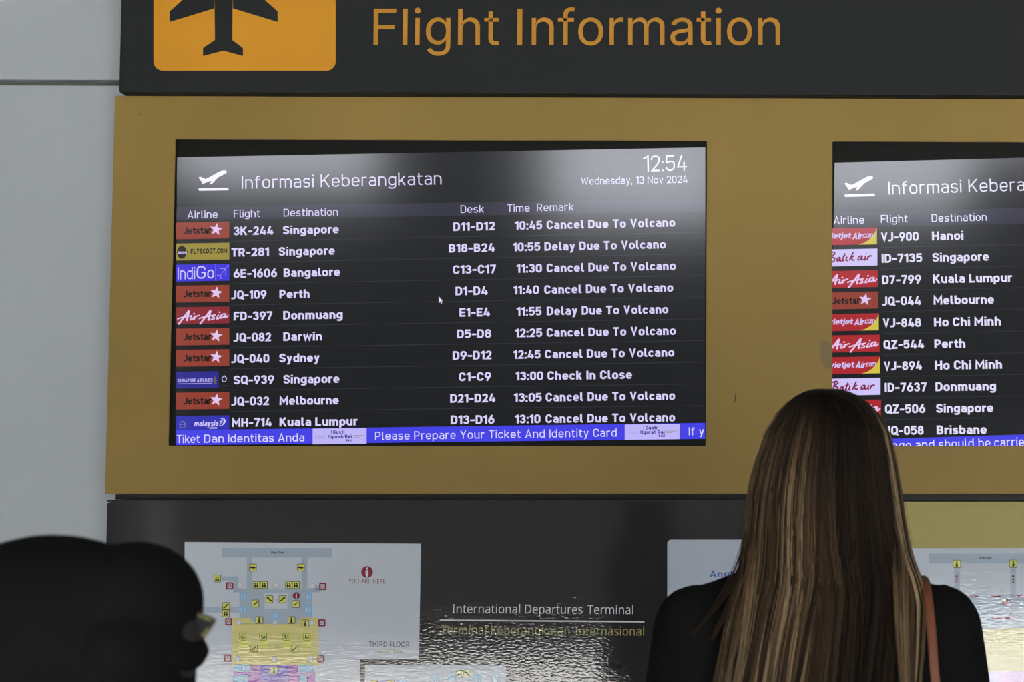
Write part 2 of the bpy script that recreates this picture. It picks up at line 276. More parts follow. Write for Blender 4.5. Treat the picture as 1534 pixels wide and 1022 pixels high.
HELV = {'F':(410,"60 0 60 509 369 509 369 452 125 452 125 278 346 278 346 221 125 221 125 0"),
'l':(189,"139 -2 119 -1 101 3 86 10 74 20 65 33 58 47 54 65 53 84 53 509 114 509 114 99 120 62 124 58 130 54 137 53 146 52 160 53 170 54 181 3 162 -1"),
'i':(167,"53 0 53 379 114 379 114 0|84 443 75 444 67 446 60 449 54 455 48 461 44 468 42 475 41 483 42 491 44 499 48 506 54 512 60 517 67 521 75 523 84 524 92 523 100 521 107 517 114 512 119 506 123 499 126 491 126 483 126 475 123 468 119 461 114 455 107 449 100 446 92 444"),
'g':(425,"207 -151 187 -150 168 -148 150 -144 134 -140 82 -110 51 -69 101 -41 122 -66 154 -88 207 -97 229 -96 249 -92 267 -85 282 -75 295 -62 304 -47 310 -28 311 -6 311 68 306 68 287 41 252 16 241 11 227 8 212 5 195 5 173 6 152 10 132 17 113 27 95 39 80 53 67 71 55 90 46 112 39 136 35 163 34 191 35 220 39 246 46 271 55 293 66 314 80 332 95 347 112 361 131 371 152 378 173 383 196 384 213 384 228 382 242 378 253 373 288 346 308 319 313 319 313 379 372 379 372 -9 371 -32 367 -54 360 -73 350 -90 338 -104 324 -117 308 -127 291 -136 271 -142 251 -147 229 -150|205 59 222 60 237 63 251 68 264 75 275 84 285 95 293 107 300 121 305 137 309 154 312 172 312 193 312 212 309 231 305 248 300 264 293 278 285 291 275 303 264 312 251 320 237 325 222 329 205 330 188 329 172 325 158 320 145 312 134 302 124 290 115 277 109 262 103 246 99 229 97 212 96 193 97 173 99 155 103 138 109 123 116 108 124 96 134 85 145 76 158 68 172 63 188 60"),
'h':(410,"114 227 114 0 53 0 53 509 114 509 114 287 102 287 112 312 124 332 137 349 152 362 169 372 187 379 207 383 227 384 246 383 264 380 280 376 295 369 309 360 321 349 332 336 341 321 348 304 353 285 356 264 357 240 357 0 296 0 296 235 295 256 290 275 283 291 273 304 260 315 246 323 229 328 210 329 197 328 184 326 172 322 161 317 150 311 141 303 133 293 126 283 121 271 117 257 114 243"),
't':(227,"204 379 204 327 6 327 6 379|65 471 126 471 126 98 127 86 128 76 132 68 136 61 142 56 150 53 159 51 170 50 185 51 202 54 213 2 192 -3 168 -4 145 -3 125 2 107 10 92 21 80 35 72 52 67 71 65 93"),
'I':(300,"31 0 31 57 118 57 118 452 31 452 31 509 269 509 269 452 183 452 183 57 269 57 269 0"),
'n':(410,"114 227 114 0 53 0 53 379 112 379 112 287 102 287 112 312 124 332 137 349 152 362 169 372 187 379 207 383 227 384 246 383 264 380 280 376 295 369 309 360 321 349 332 336 341 321 348 304 353 285 356 264 357 240 357 0 296 0 296 235 295 256 290 275 283 291 273 304 260 315 246 323 229 328 210 329 197 328 184 326 172 322 161 317 150 311 141 303 133 293 126 283 121 271 117 257 114 243"),
'f':(254,"228 379 228 327 6 327 6 379|81 0 81 432 82 447 84 461 89 474 96 486 104 496 113 505 124 513 135 519 187 530 222 527 243 521 227 468 215 472 195 474 182 473 171 470 162 466 154 460 149 452 145 443 142 431 142 419 142 0"),
'o':(415,"207 -8 182 -7 159 -2 137 6 117 16 98 30 82 46 68 64 56 85 46 108 40 133 36 159 34 187 36 216 40 243 46 268 56 291 68 312 82 330 98 346 117 360 137 371 159 378 182 383 207 384 233 383 256 378 278 371 299 360 317 346 333 330 347 312 359 291 369 268 376 243 380 216 381 187 380 159 376 133 369 108 359 85 347 64 333 46 317 30 299 16 278 6 256 -2 233 -7|207 46 226 48 242 51 257 57 270 66 282 76 292 89 300 102 307 117 312 134 316 151 318 169 319 187 318 206 316 224 312 242 307 258 300 274 292 287 282 300 270 310 257 319 242 325 226 329 207 330 189 329 173 325 158 319 145 310 134 300 124 287 115 274 108 258 103 242 99 224 97 206 96 187 97 169 99 151 103 134 108 117 115 102 124 89 134 76 145 66 158 57 173 51 189 48"),
'r':(259,"53 0 53 379 112 379 112 321 115 321 122 335 130 347 140 358 152 367 166 375 181 380 196 384 213 385 229 384 243 384 243 322 230 324 207 326 194 325 182 323 170 319 159 315 149 309 140 301 132 293 126 284 121 273 117 262 114 250 114 237 114 0"),
'm':(610,"53 0 53 379 112 379 112 295 108 295 112 310 118 323 125 335 132 346 172 376 219 386 239 385 257 380 273 372 287 361 299 347 309 331 316 314 321 295 312 295 317 308 322 321 329 332 337 343 381 375 437 386 453 385 468 383 483 378 497 372 510 364 522 354 532 342 541 328 548 313 553 296 556 276 557 255 557 0 496 0 496 254 494 273 490 289 483 302 473 313 460 321 447 326 433 329 419 330 406 330 395 328 384 324 374 320 345 290 335 247 335 0 274 0 274 260 273 275 269 288 262 301 253 311 242 320 229 326 215 329 199 330 158 320 148 314 140 307 132 299 126 289 121 278 117 266 114 253 114 238 114 0"),
'a':(389,"160 -9 142 -8 126 -5 110 -1 94 5 80 12 68 22 57 32 48 45 40 58 35 73 31 90 30 108 31 123 34 138 38 150 43 161 50 171 58 179 67 187 78 193 125 211 178 220 234 227 265 235 270 238 273 243 275 248 276 255 276 257 267 297 240 322 196 331 149 322 118 301 100 274 41 291 48 308 57 322 67 335 79 346 91 355 104 364 118 370 133 375 194 384 239 379 286 360 296 353 306 343 315 333 322 320 329 306 333 290 336 272 337 251 337 0 277 0 277 52 272 52 252 25 215 1|170 45 187 46 202 49 216 53 228 59 239 66 248 74 257 83 263 93 269 104 272 115 275 126 276 138 276 190 259 182 231 176 200 171 175 168 134 159 103 139 98 132 95 124 93 115 92 105 102 72 130 52")}
NOTO = {'I':(272,"239 0 32 0 32 42 99 57 99 515 32 531 32 573 239 573 239 531 172 515 172 57 239 42"),
'n':(496,"275 438 343 429 391 401 421 352 431 280 431 0 361 0 361 275 355 321 338 353 308 372 265 379 204 368 166 338 146 289 139 223 139 0 68 0 68 430 125 430 136 371 140 371 175 409 222 431"),
't':(289,"212 50 245 53 272 59 272 5 240 -4 200 -8 167 -5 138 4 112 20 91 44 78 79 74 125 74 375 13 375 13 409 75 437 103 528 144 528 144 430 269 430 269 375 144 375 144 127 149 93 163 69 185 54"),
'e':(452,"234 438 286 432 329 414 364 385 390 346 406 299 411 244 411 201 117 201 127 137 154 90 197 62 254 52 327 60 392 82 392 20 327 -1 251 -8 194 -2 143 17 101 48 70 91 51 146 44 212 50 277 68 333 96 378 134 411 181 431|233 380 188 372 154 348 130 309 119 257 338 257 335 292 326 322 312 346 292 364 266 376"),
'r':(331,"269 438 295 437 319 433 310 368 287 372 264 374 217 363 176 334 149 289 139 229 139 0 68 0 68 430 126 430 134 351 137 351 170 395 214 426 240 435"),
'a':(450,"231 437 299 428 347 403 376 358 385 293 385 0 334 0 320 61 317 61 279 22 234 -1 172 -8 136 -5 103 6 75 23 55 48 41 80 37 119 50 176 87 219 152 245 243 257 316 259 316 285 310 330 293 359 265 375 227 380 163 370 106 347 84 400 151 426|252 208 184 200 141 182 118 155 110 119 115 87 132 66 157 53 188 49 238 56 279 79 306 117 315 172 315 210"),
'i':(207,"139 430 139 0 68 0 68 430|104 591 133 580 142 566 145 546 142 526 133 512 104 501 88 504 75 512 66 526 63 546 66 566 75 580 88 588"),
'o':(485,"442 216 438 165 428 121 411 82 388 51 359 25 324 7 285 -4 241 -8 200 -4 163 7 129 25 100 51 77 82 59 121 48 165 44 216 50 282 68 336 97 380 137 412 186 431 244 438 299 431 347 412 387 380 417 336 436 282|117 216 120 169 130 128 147 95 172 71 203 56 243 51 282 56 314 71 339 95 356 128 366 169 369 216 365 263 355 303 338 335 314 359 282 374 242 379 185 368 147 335 124 284"),
'l':(207,"139 0 68 0 68 609 139 609"),
'D':(585,"536 292 528 203 501 131 457 74 399 33 325 8 237 0 78 0 78 573 254 573 335 565 404 540 460 501 502 446 528 377|460 289 454 359 435 415 404 457 361 487 308 505 244 511 150 511 150 62 228 62 329 76 402 119 446 190"),
'p':(493,"273 438 344 424 401 383 437 313 449 216 444 148 427 93 401 49 365 17 322 -2 272 -8 213 1 170 24 139 55 134 55 137 20 139 -16 139 -192 68 -192 68 430 126 430 136 371 139 371 170 405 213 429|260 379 221 374 190 362 167 342 152 313 142 275 139 229 139 216 142 167 150 126 165 93 188 70 220 55 261 51 297 56 326 72 348 98 364 131 373 171 376 217 369 283 348 334 311 367"),
'u':(496,"427 430 427 0 370 0 359 57 356 57 321 20 273 -1 220 -8 173 -4 134 8 103 29 81 59 68 99 63 148 63 430 135 430 135 153 141 108 158 76 188 57 230 51 273 55 306 69 330 91 345 121 354 160 357 206 357 430"),
's':(384,"348 119 343 80 327 49 302 24 268 6 226 -4 176 -8 99 -1 42 19 42 83 104 60 178 49 224 53 256 66 274 86 280 112 271 141 239 167 174 196 103 228 76 245 57 266 45 292 41 324 52 372 85 408 137 430 202 438 275 430 339 409 315 353 258 372 197 380 159 377 131 366 114 350 108 328 119 298 154 274 219 246 289 215 314 197 333 176 344 150"),
'T':(446,"259 0 187 0 187 509 8 509 8 573 437 573 437 509 259 509"),
'm':(750,"540 438 603 429 649 401 676 352 685 280 685 0 615 0 615 277 610 321 594 353 567 372 528 379 474 369 438 342 418 298 411 237 411 0 342 0 342 277 332 333 320 353 303 367 281 376 253 379 215 374 185 360 164 338 150 308 141 269 139 223 139 0 68 0 68 430 125 430 136 371 140 371 173 409 217 431 266 438 312 433 349 420 378 398 398 366 402 366 427 398 461 420 499 433"),
'K':(496,"496 0 411 0 209 273 150 222 150 0 78 0 78 573 150 573 150 290 199 345 249 399 403 573 488 573 261 323"),
'b':(493,"139 461 138 410 135 373 139 373 161 398 189 419 226 432 272 437 344 423 401 381 437 312 449 215 444 147 427 91 400 48 365 17 322 -2 272 -8 226 -3 189 10 161 31 139 55 133 55 119 0 68 0 68 609 139 609|260 379 219 374 188 361 165 339 150 308 142 268 139 217 139 214 145 144 165 93 202 61 261 51 312 61 348 93 369 145 376 216 369 287 348 338 311 368"),
'g':(493,"221 438 261 434 297 422 329 402 355 373 359 373 369 430 425 430 425 -7 420 -63 404 -109 378 -146 341 -172 293 -187 233 -192 147 -186 78 -165 78 -100 149 -125 237 -134 286 -126 324 -101 347 -63 355 -13 355 4 356 32 358 57 354 57 329 28 299 8 263 -4 221 -8 147 7 91 51 56 121 44 214 56 306 91 377 147 423|230 379 197 374 169 359 147 336 130 303 120 262 117 213 124 143 146 92 182 60 232 50 288 58 309 69 326 85 349 131 356 197 356 214 353 267 343 309 326 340 302 362 270 374"),
'k':(428,"138 291 137 257 135 221 138 221 152 240 172 264 189 285 326 430 409 430 235 246 421 0 336 0 187 200 138 158 138 0 68 0 68 609 138 609"),
'Y':(454,"227 291 376 573 454 573 263 222 263 0 191 0 191 219 0 573 79 573"),
'O':(626,"577 287 573 224 561 166 540 116 510 73 473 38 428 13 375 -3 314 -8 251 -3 196 13 151 39 114 73 85 116 65 167 53 224 49 288 56 370 78 442 114 500 166 545 232 572 314 581 393 572 459 545 510 501 547 442 570 370|125 287 130 220 145 163 171 117 207 83 255 62 314 55 373 62 420 83 456 117 481 163 496 220 501 287 490 384 456 457 398 503 314 518 255 511 207 490 171 457 145 411 130 354"),
'U':(586,"513 202 507 146 489 95 459 52 416 20 360 -1 290 -8 196 7 128 50 86 118 72 204 72 573 144 573 144 201 154 139 182 93 228 64 294 55 342 59 379 73 407 96 427 126 438 161 442 202 442 573 513 573"),
'A':(512,"437 0 368 177 141 177 73 0 0 0 224 575 289 575 512 0|282 415 274 438 263 473 255 500 247 468 238 438 230 415 165 241 346 241"),
'R':(499,"236 573 301 568 353 555 393 532 422 500 439 460 444 410 440 368 427 334 408 306 385 285 330 257 487 0 403 0 264 237 150 237 150 0 78 0 78 573|232 510 150 510 150 298 236 298 296 304 338 325 362 359 370 407 366 440 355 467 336 486 310 500 275 507"),
'E':(446,"398 0 78 0 78 573 398 573 398 509 150 509 150 330 383 330 383 268 150 268 150 63 398 63"),
'H':(594,"516 0 443 0 443 267 150 267 150 0 78 0 78 573 150 573 150 330 443 330 443 573 516 573"),
'L':(420,"78 0 78 573 150 573 150 64 400 64 400 0"),
'F':(416,"150 0 78 0 78 573 398 573 398 509 150 509 150 306 383 306 383 243 150 243"),
'G':(584,"326 302 524 302 524 22 431 -1 323 -8 241 1 173 28 120 71 81 130 57 202 49 286 58 370 84 442 127 500 186 544 259 571 346 581 437 572 516 547 489 484 421 508 342 517 278 510 225 489 181 455 150 409 131 353 124 286 130 222 146 166 175 119 216 84 270 62 340 55 404 59 452 68 452 238 326 238"),
'y':(409,"1 430 76 430 169 185 184 144 196 105 205 68 209 68 224 121 245 186 333 430 409 430 224 -59 188 -130 165 -156 138 -176 106 -188 67 -192 34 -190 9 -186 9 -130 30 -133 56 -135 99 -126 130 -99 152 -59 174 -2"),
'Z':(459,"427 0 30 0 30 55 332 508 40 508 40 573 419 573 419 518 118 64 427 64"),
' ':(209,"")}
NOTO_CAP = 573
FONT_CAP = {id(HELV): 509, id(NOTO): NOTO_CAP}
HELV['l'] = (172, "53 0 53 509 117 509 117 0"); HELV['I'] = (222, "75 0 75 509 143 509 143 0")

# ------------------------------------------------------------------ the setting
WHITE = mat('wall_panel_white', AL((150, 155, 158)), .45, .35, noise=(1.6, .035))
JOINT = mat('wall_joint', AL((70, 68, 64)), .8)
GREYF = mat('floor_tile', (.24, .24, .23), .3, noise=(3, .1))
def structure(o): o['kind'] = 'structure'; return o
zj = P(90, 124, 0).z; JW = .0125
wall = structure(box('wall_back', -6, 6, .03, .25, 0, 4.6, JOINT))
zs = [0, zj-1.15, zj, zj+1.15, 4.6]; xs = [-6, -4.75, -2.35, .05, 2.45, 4.85, 6]
for i in range(len(zs)-1):
    for j in range(len(xs)-1):
        box('panel', xs[j]+JW/2, xs[j+1]-JW/2, 0, .03, zs[i]+JW/2, zs[i+1]-JW/2, WHITE, wall, .0015)
structure(box('floor', -6, 6, -9, .25, -.2, 0, GREYF))
structure(box('ceiling', -6, 6, -9, .25, 4.6, 4.9, mat('ceiling_grey', (.06, .06, .06), .8)))
HALL = mat('blocker_wall_grey', (.16, .16, .16), .8)
structure(box('blocker_wall_left', -6.2, -6, -9, .25, 0, 4.6, HALL)); structure(box('blocker_wall_right', 6, 6.2, -9, .25, 0, 4.6, HALL))  # unseen side walls, added to cut light from the sides
structure(box('blocker_wall_front', -6, -4.2, -9.15, -8.95, 0, 4.6, HALL)); structure(box('blocker_wall_front', 4.5, 6, -9.15, -8.95, 0, 4.6, HALL)); structure(box('blocker_beam_front', -4.2, 4.5, -9.15, -8.95, 3.95, 4.6, HALL))  # unseen front walls and beam, added to limit light through the opening
BLOCKER = mat('blocker_dark', (.02, .025, .018), .9)  # added unseen blocks that keep the sunlit road out of board reflections
structure(box('reflection_blocker', -26, .55, -13.4, -12.9, -.1, 1.25, BLOCKER)); structure(box('reflection_blocker', .55, 26, -19.5, -19, -.1, 1.25, BLOCKER))
structure(box('unseen_pavement', -26, -2.9, -12.9, -9, -.2, -.02, mat('paving_dim', (.30, .28, .25), .9, noise=(2, .12))))  # added unseen paving, dimmer to weaken board reflections at the left
structure(box('unseen_pavement', -2.9, .55, -12.9, -9, -.2, -.02, mat('paving_mid', (.50, .49, .47), .9, noise=(2, .15))))  # added unseen paving, mid tone to feed the board reflections
structure(box('unseen_pavement', .55, 26, -19, -9, -.2, -.02, mat('paving_bright', (.85, .85, .83), .9, noise=(2, .06))))  # added unseen paving, paler to strengthen board reflections at the right
structure(box('road', -40, 40, -40, -19.5, -.3, -.06, mat('asphalt', (.03, .03, .03), .9, noise=(5, .2))))
SKYLINE = mat('skyline_dark', (.015, .015, .014), .9, noise=(.5, .3))  # unseen skyline boxes added for the displays to reflect, toned dark
rs = random.Random(3); xq = -26.0; kq = 0
while xq < 26:
    wq = rs.uniform(.5, 1.6); xm = xq+wq/2
    h = 6.75 if xm < -10.2 else 6.3 if xm < -6.9 else 8.0 if xm < -4.9 else 6.0 if xm < -1.5 else 7.2 if xm < .3 else 5.9 if xm < 2.6 else 7.0  # heights shaped to leave bright and dark patches in the display reflections
    structure(box('added_skyline', xq, xq+wq, -33-kq*.03, -29-.05*(kq % 3), -.1, h+rs.uniform(-.22, .22), SKYLINE)); xq += wq; kq += 1

# ------------------------------------------------------------------ gold surround with two display openings
YG = -.10
gx0 = (P(172, 146, YG).x+P(157, 741, YG).x)/2; gx1 = P(2150, 400, YG).x
gz1 = P(700, 140.5, -.135).z-.0008; gz0 = P(700, 740.5, YG).z
ox0 = (P(263, 214, YG).x+P(252, 667, YG).x)/2; ox1 = (P(1059, 211, YG).x+P(1057, 667, YG).x)/2
oz1 = P(660, 212.5, YG).z; oz0 = P(660, 667, YG).z
qx0 = (P(1247, 212, YG).x+P(1247, 668, YG).x)/2; qx1 = qx0+(ox1-ox0); qz1, qz0 = P(1247, 212, YG).z, P(1247, 668.5, YG).z
base_z = 0
gold = empty('display_surround', ((gx0+gx1)/2, YG, gz0), 'wide matte gold wall surround framing the two flight displays', 'display frame')
GOLD = mat('gold_paint', AL((112, 92, 46)), .55, .25, noise=(2.2, .10), bump=(60, .05))
def holed_plate(name, X, Z, holes, y0, y1, M, parent, bev):
    """a plate with rectangular openings: X, Z grid lines; holes = cells left out"""
    bm = bmesh.new(); V = {}
    def vt(i, j, k):
        if (i, j, k) not in V: V[i, j, k] = bm.verts.new((X[i], (y0, y1)[k], Z[j]))
        return V[i, j, k]
    nx, nz = len(X)-1, len(Z)-1; solid = lambda i, j: 0 <= i < nx and 0 <= j < nz and (i, j) not in holes
    for i in range(nx):
        for j in range(nz):
            if not solid(i, j): continue
            bm.faces.new((vt(i, j, 0), vt(i+1, j, 0), vt(i+1, j+1, 0), vt(i, j+1, 0)))
            bm.faces.new((vt(i, j+1, 1), vt(i+1, j+1, 1), vt(i+1, j, 1), vt(i, j, 1)))
            if not solid(i-1, j): bm.faces.new((vt(i, j, 0), vt(i, j+1, 0), vt(i, j+1, 1), vt(i, j, 1)))
            if not solid(i+1, j): bm.faces.new((vt(i+1, j, 1), vt(i+1, j+1, 1), vt(i+1, j+1, 0), vt(i+1, j, 0)))
            if not solid(i, j-1): bm.faces.new((vt(i, j, 1), vt(i+1, j, 1), vt(i+1, j, 0), vt(i, j, 0)))
            if not solid(i, j+1): bm.faces.new((vt(i, j+1, 0), vt(i+1, j+1, 0), vt(i+1, j+1, 1), vt(i, j+1, 1)))
    bmesh.ops.recalc_face_normals(bm, faces=bm.faces[:])
    ed = [e for e in bm.edges if len(e.link_faces) == 2 and e.calc_face_angle(0) > .5]
    bmesh.ops.bevel(bm, geom=ed, offset=bev, segments=2, affect='EDGES')
    me = bpy.data.meshes.new(name); bm.to_mesh(me); bm.free(); me.materials.append(M)
    return link(name, me, parent)
zA, zB = min(oz0, qz0), max(oz1, qz1)
holed_plate('front_panel', [gx0, ox0, ox1, qx0, qx1, gx1], [gz0, zA, zB, gz1], {(1, 1), (3, 1)}, YG, YG+.004, GOLD, gold, .0012)
EX = .026; holed_plate('backing_frame', [gx0+.004, ox0-EX, ox1+EX, qx0-EX, qx1+EX, gx1-.004], [gz0+.004, zA-EX, zB+EX, gz1-.004], {(1, 1), (3, 1)}, YG+.004, -.002, mat('black_steel', (.012, .012, .012), .6), gold, .001)
f = Flat(YG-.0006)
ST = mat('gold_stain', AL((96, 80, 44)), .6)
f.px([(min(1246.2, 1239+11.5*math.cos(t*.349)+.12*22*math.sin(t*.349)), 531+21*math.sin(t*.349)) for t in range(18)][::-1], ST); f.build('stain', gold, 'dull brown oval stain beside the right display')
f = Flat(YG-.0006); MK = mat('scuff_dark', AL((58, 48, 32)), .8)

for pts in ([(1100, 603), (1101.6, 603), (1103, 590), (1101.5, 589)], [(1046, 141.8), (1053, 144.8), (1050, 144.9)], [(1090, 141.8), (1099, 145), (1092, 144.5)], [(208, 172), (210, 172), (210, 170), (208, 170)]):
    f = Flat(YG-.0006); f.px(pts, MK); f.build('scratch', gold, 'small dark scratch mark')


# ------------------------------------------------------------------ header sign
YS = -.135
sgx0 = P(178.5, 90, YS).x; sz0 = P(700, 140.5, YS).z; sz1 = sz0+.62
sign = empty('header_sign', ((sgx0+gx1)/2, YS, sz0), 'long charcoal overhead sign with orange lettering and an aeroplane pictogram', 'sign')
DK = mat('sign_charcoal', AL((24, 26, 27)), .65, .2, noise=(4, .05), bump=(200, .04))
box('sign_box', sgx0, gx1+.02, YS, -.002, sz0, sz1, DK, sign, .006)
f = Flat(YS-.0008)
ORP = mat('sign_orange_panel', AL((176, 121, 27)), .6, .3, noise=(5, .04)); ORT = mat('sign_orange_letter', AL((152, 106, 31)), .6, .3)
f.rrect(230, -160, 503, 106, 14, ORP)
# keep the panel's top right corner plumb with the slight perspective
pic = f.build('pictogram_panel', sign, 'orange rounded panel')
f = Flat(YS-.0016)
C0 = 335.0
half = [(0, -150), (11, -138), (14, -110), (14, -42), (81, 17), (81, 33), (13, 12), (13, 60), (29, 71), (29.5, 83), (0, 76)]
R_ = [(C0+x, y) for x, y in half]; Lh = [(C0-x, y) for x, y in half]
for a, b in ((1, 2), (2, 3)): pass
f.px([R_[i] for i in (0, 1, 2, 3)]+[Lh[i] for i in (3, 2, 1)], DK)                              # nose
f.px([(C0-14, -42), (C0-14, 12.6), (C0-81, 33), (C0-81, 17)], DK); f.px([(C0+14, -42), (C0+81, 17), (C0+81, 33), (C0+14, 12.6)], DK)
f.px([(C0-14, -42), (C0+14, -42), (C0+13, 60), (C0-13, 60)], DK)
f.px([(C0-13, 60), (C0, 60), (C0, 76), (C0-31, 84), (C0-31, 72)], DK); f.px([(C0+13, 60), (C0+29, 72), (C0+29, 84), (C0, 76), (C0, 60)], DK)
f.build('airplane_symbol', pic, 'charcoal aeroplane pointing up')
f = Flat(YS-.0008); f.text('Flight Information', 559.5, 67.3, 1168.5, 67.3, 55.5, ORT, font=HELV); f.build('lettering', sign, 'orange lettering')

# ------------------------------------------------------------------ flight displays
YD = -.0875
BLK = mat('bezel_black', AL((12, 12, 11)), .6, .15)
TX = lcd('text', (214, 206, 246)); TXB = lcd('clock', (224, 220, 248)); HB = lcd('header_band', (38, 38, 54)); LN = lcd('divider', (46, 47, 55)); BG = lcd('black', (8, 9, 11))
BLU = lcd('ticker', (62, 60, 226)); BLD = lcd('ticker_dark', (46, 44, 170)); CARD = lcd('card', (188, 178, 246)); ORG = lcd('orange', (142, 54, 36)); RED = lcd('red', (132, 30, 38)); REDB = lcd('bright_red', (168, 26, 34))
YEL = lcd('yellow', (150, 136, 50)); YLB = lcd('bright_yellow', (204, 190, 60)); IND = lcd('indigo', (56, 44, 214)); NAV = lcd('navy', (34, 32, 140)); MAL = lcd('royal', (42, 42, 172)); INK = lcd('ink', (16, 12, 14)); GLD = lcd('dull_gold', (120, 92, 60))
PNK = lcd('pink_white', (222, 196, 238)); CRM = lcd('crimson', (128, 22, 60)); LAV = lcd('lavender', (204, 194, 248)); IKB = lcd('ink_blue', (28, 22, 118)); OLV = lcd('olive_grey', (140, 144, 150))

def star(f, cx, cy, r, M, lay, n=5, inner=.42, rot=8):
    pts = []
    for i in range(2*n):
        a = math.radians(90+rot*-1+i*180/n); q = r if i % 2 == 0 else r*inner; pts.append((cx+q*math.cos(a), cy-q*math.sin(a)))
    for i in range(n): f.px([(cx, cy), pts[2*i-1], pts[2*i], pts[2*i+1]], M, lay)

def logo(kind, f, x0, y0, w, h, dy, s=1.0):
    """an airline logo tile; (x0, y0) top left, dy = rise across the tile"""
    def q(a, b): return (x0+a*w/80, y0+b*h/25+dy*a/80)
    def poly(pts, M, lay=2): f.px([q(*p) for p in pts], M, lay)
    def tx(t, a0, a1, b, cap, M, **k): f.text(t, *q(a0, b), *q(a1, b), cap*h/25, M, 3, **k)
    def ell(a, b, ra, rb, M, lay=2, n=20): poly([(a+ra*math.cos(6.2832*i/n), b-rb*math.sin(6.2832*i/n)) for i in range(n)], M, lay)
    R = lambda M: poly([(0, 25), (80, 25), (80, 0), (0, 0)], M, 1)
    if kind == 'jetstar':
        R(ORG); tx('Jetstar', 11.5, 53, 17.5, 10.2, INK, stroke=.2, gap=.05)
        c = q(60.5, 11.5); star(f, c[0], c[1], 9.6*h/25, PNK, 4)
    elif kind == 'scoot':
        R(YEL); ell(8.5, 13, 7.2, 9.8, INK); tx('SCOO', 3, 16, 15.3, 3.6, LAV, stroke=.24, gap=.1); tx('t', 16.2, 18.6, 15.3, 4.2, INK, stroke=.22)
        tx('FLYSCOOT.COM', 22, 77, 15.6, 7.6, INK, stroke=.2, gap=.1)
    elif kind == 'indigo':
        R(IND); tx('Ind', 2.5, 25, 22, 18, LAV, stroke=.10, gap=.14); tx('i', 26.5, 28.5, 22, 18, LAV, stroke=.11)
        tx('G', 31, 44.5, 21.5, 19, LAV, stroke=.11); tx('o', 47, 57, 21.5, 18, LAV, stroke=.11)
        poly([(59.4, 25), (59.9, 25), (59.9, 0), (59.4, 0)], LAV)
        for a, b in [(62.5, 16.5), (64.5, 17), (66.5, 17.2), (67, 19.5), (67, 21.5), (67.8, 15.5), (69.3, 13.5), (70.8, 11.8), (72.3, 10), (73.8, 8.2), (75.4, 6.2), (77, 4.3), (78.5, 2.6), (66, 6.8), (67.8, 6.9), (69.6, 7), (71.4, 7.1), (73.2, 7.2), (74.6, 10), (74.6, 12.2), (74.6, 14.4), (74.6, 17)]: ell(a, b, .62, .62, LAV, 2, 6)
    elif kind == 'airasia':
        R(RED if s < 1.005 else REDB)
        def st(pts, t=2.3): f.line([q(*p) for p in pts], t*h/25, PNK, 3)
        for ox in (0, 32.5):
            st([(3.5+ox, 25.5), (19.5+ox, 5.2)], 2.5); st([(19.5+ox, 5), (16+ox, 20.5)], 2.8); st([(1.5+ox, 17.5), (8+ox, 15.5), (24+ox, 12.8)], 1.9)
        st([(24, 13), (21, 18.5), (24, 19), (29, 13)], 1.9); st([(29, 13), (27, 19)], 2.1); st([(28.5, 15.5), (32, 13), (36, 12.5)], 1.8); ell(27, 10, 1.5, 1.3, PNK, 3, 8)
        st([(59.5, 12.3), (55.5, 12.8), (54.5, 15), (58, 16.5), (57, 18.7), (52, 19)], 1.9)
        st([(64, 12), (60.5, 18.2), (64, 18), (69, 11.5)], 1.9); ell(65.5, 8.4, 1.5, 1.3, PNK, 3, 8)
        st([(74.5, 11), (70.5, 11), (67.5, 14), (67, 17), (69.5, 17.2), (73.5, 13)], 1.9); st([(75.3, 10.8), (72.8, 16.6), (75.5, 16.5), (78.8, 13)], 1.9)
    elif kind == 'singapore':
        f.px([q(0, 25), q(64, 25), q(64, 0), q(0, 0)], NAV, 1)
        tx('SINGAPORE', 2, 29.5, 15.8, 5.2, LAV, stroke=.16, gap=.14); tx('AIRLINES', 31.5, 55, 15.8, 5.2, LAV, stroke=.16, gap=.14)
        poly([(3.5, 18.2), (54.5, 18.2), (54.5, 17.6), (3.5, 17.6)], LAV)
        poly([(57, 18.5), (61.5, 18.3), (59, 15.5), (62, 14), (59.5, 12), (58.5, 7.2), (56.5, 12), (57.5, 14.5)], GLD, 3)
        for k in range(5):
            a = math.radians(90+72*k); cxx, cyy = 72.5+3.9*math.cos(a), 11.8-5.2*math.sin(a)
            for d in (-.5, .5): f.line([q(cxx, cyy), q(cxx+2.4*math.cos(a+3.14+d*1.6), cyy-3.6*math.sin(a+3.14+d*1.6))], 1.0, LAV, 3)
        poly([(67, 22.3), (78, 22.1), (78, 21.7), (67, 21.9)], OLV)
    elif kind == 'malaysia':
        R(MAL); tx('malaysia', 27, 63, 15.6, 8.3, LAV, stroke=.19, slant=.18, gap=.1); tx('airlines', 50, 61.5, 19.8, 3.4, LAV, stroke=.2, slant=.18)
        f.line([q(9.5+4.2*math.cos(t*.45), 13-5*math.sin(t*.45)) for t in range(15)], .7, OLV, 3); f.line([q(5.5, 12.5), q(13.5, 12)], .9, OLV, 3)
        f.line([q(67, 4), q(70, 5.5), q(66, 14)], 1.1, LAV, 3); f.line([q(65.5, 8.5), q(70.5, 8)], 1, LAV, 3)
        poly([(69.5, 15), (72.5, 13), (75.2, 8.6), (73.8, 6), (71.5, 3.6), (70.2, 3.2), (71.8, 8)], LAV, 3); f.line([q(64.5, 15.2), q(70, 15)], .9, LAV, 3)
    elif kind == 'vietjet':
        R(REDB); tx('vietjet', 5, 41, 15.5, 8.6, LAV, stroke=.17, slant=.12, gap=.05); tx('Air', 43, 57.5, 16.8, 9.4, LAV, stroke=.2, slant=.22, gap=.05); tx('.com', 58, 74, 15, 8.6, LAV, stroke=.15, slant=.1, gap=.05)
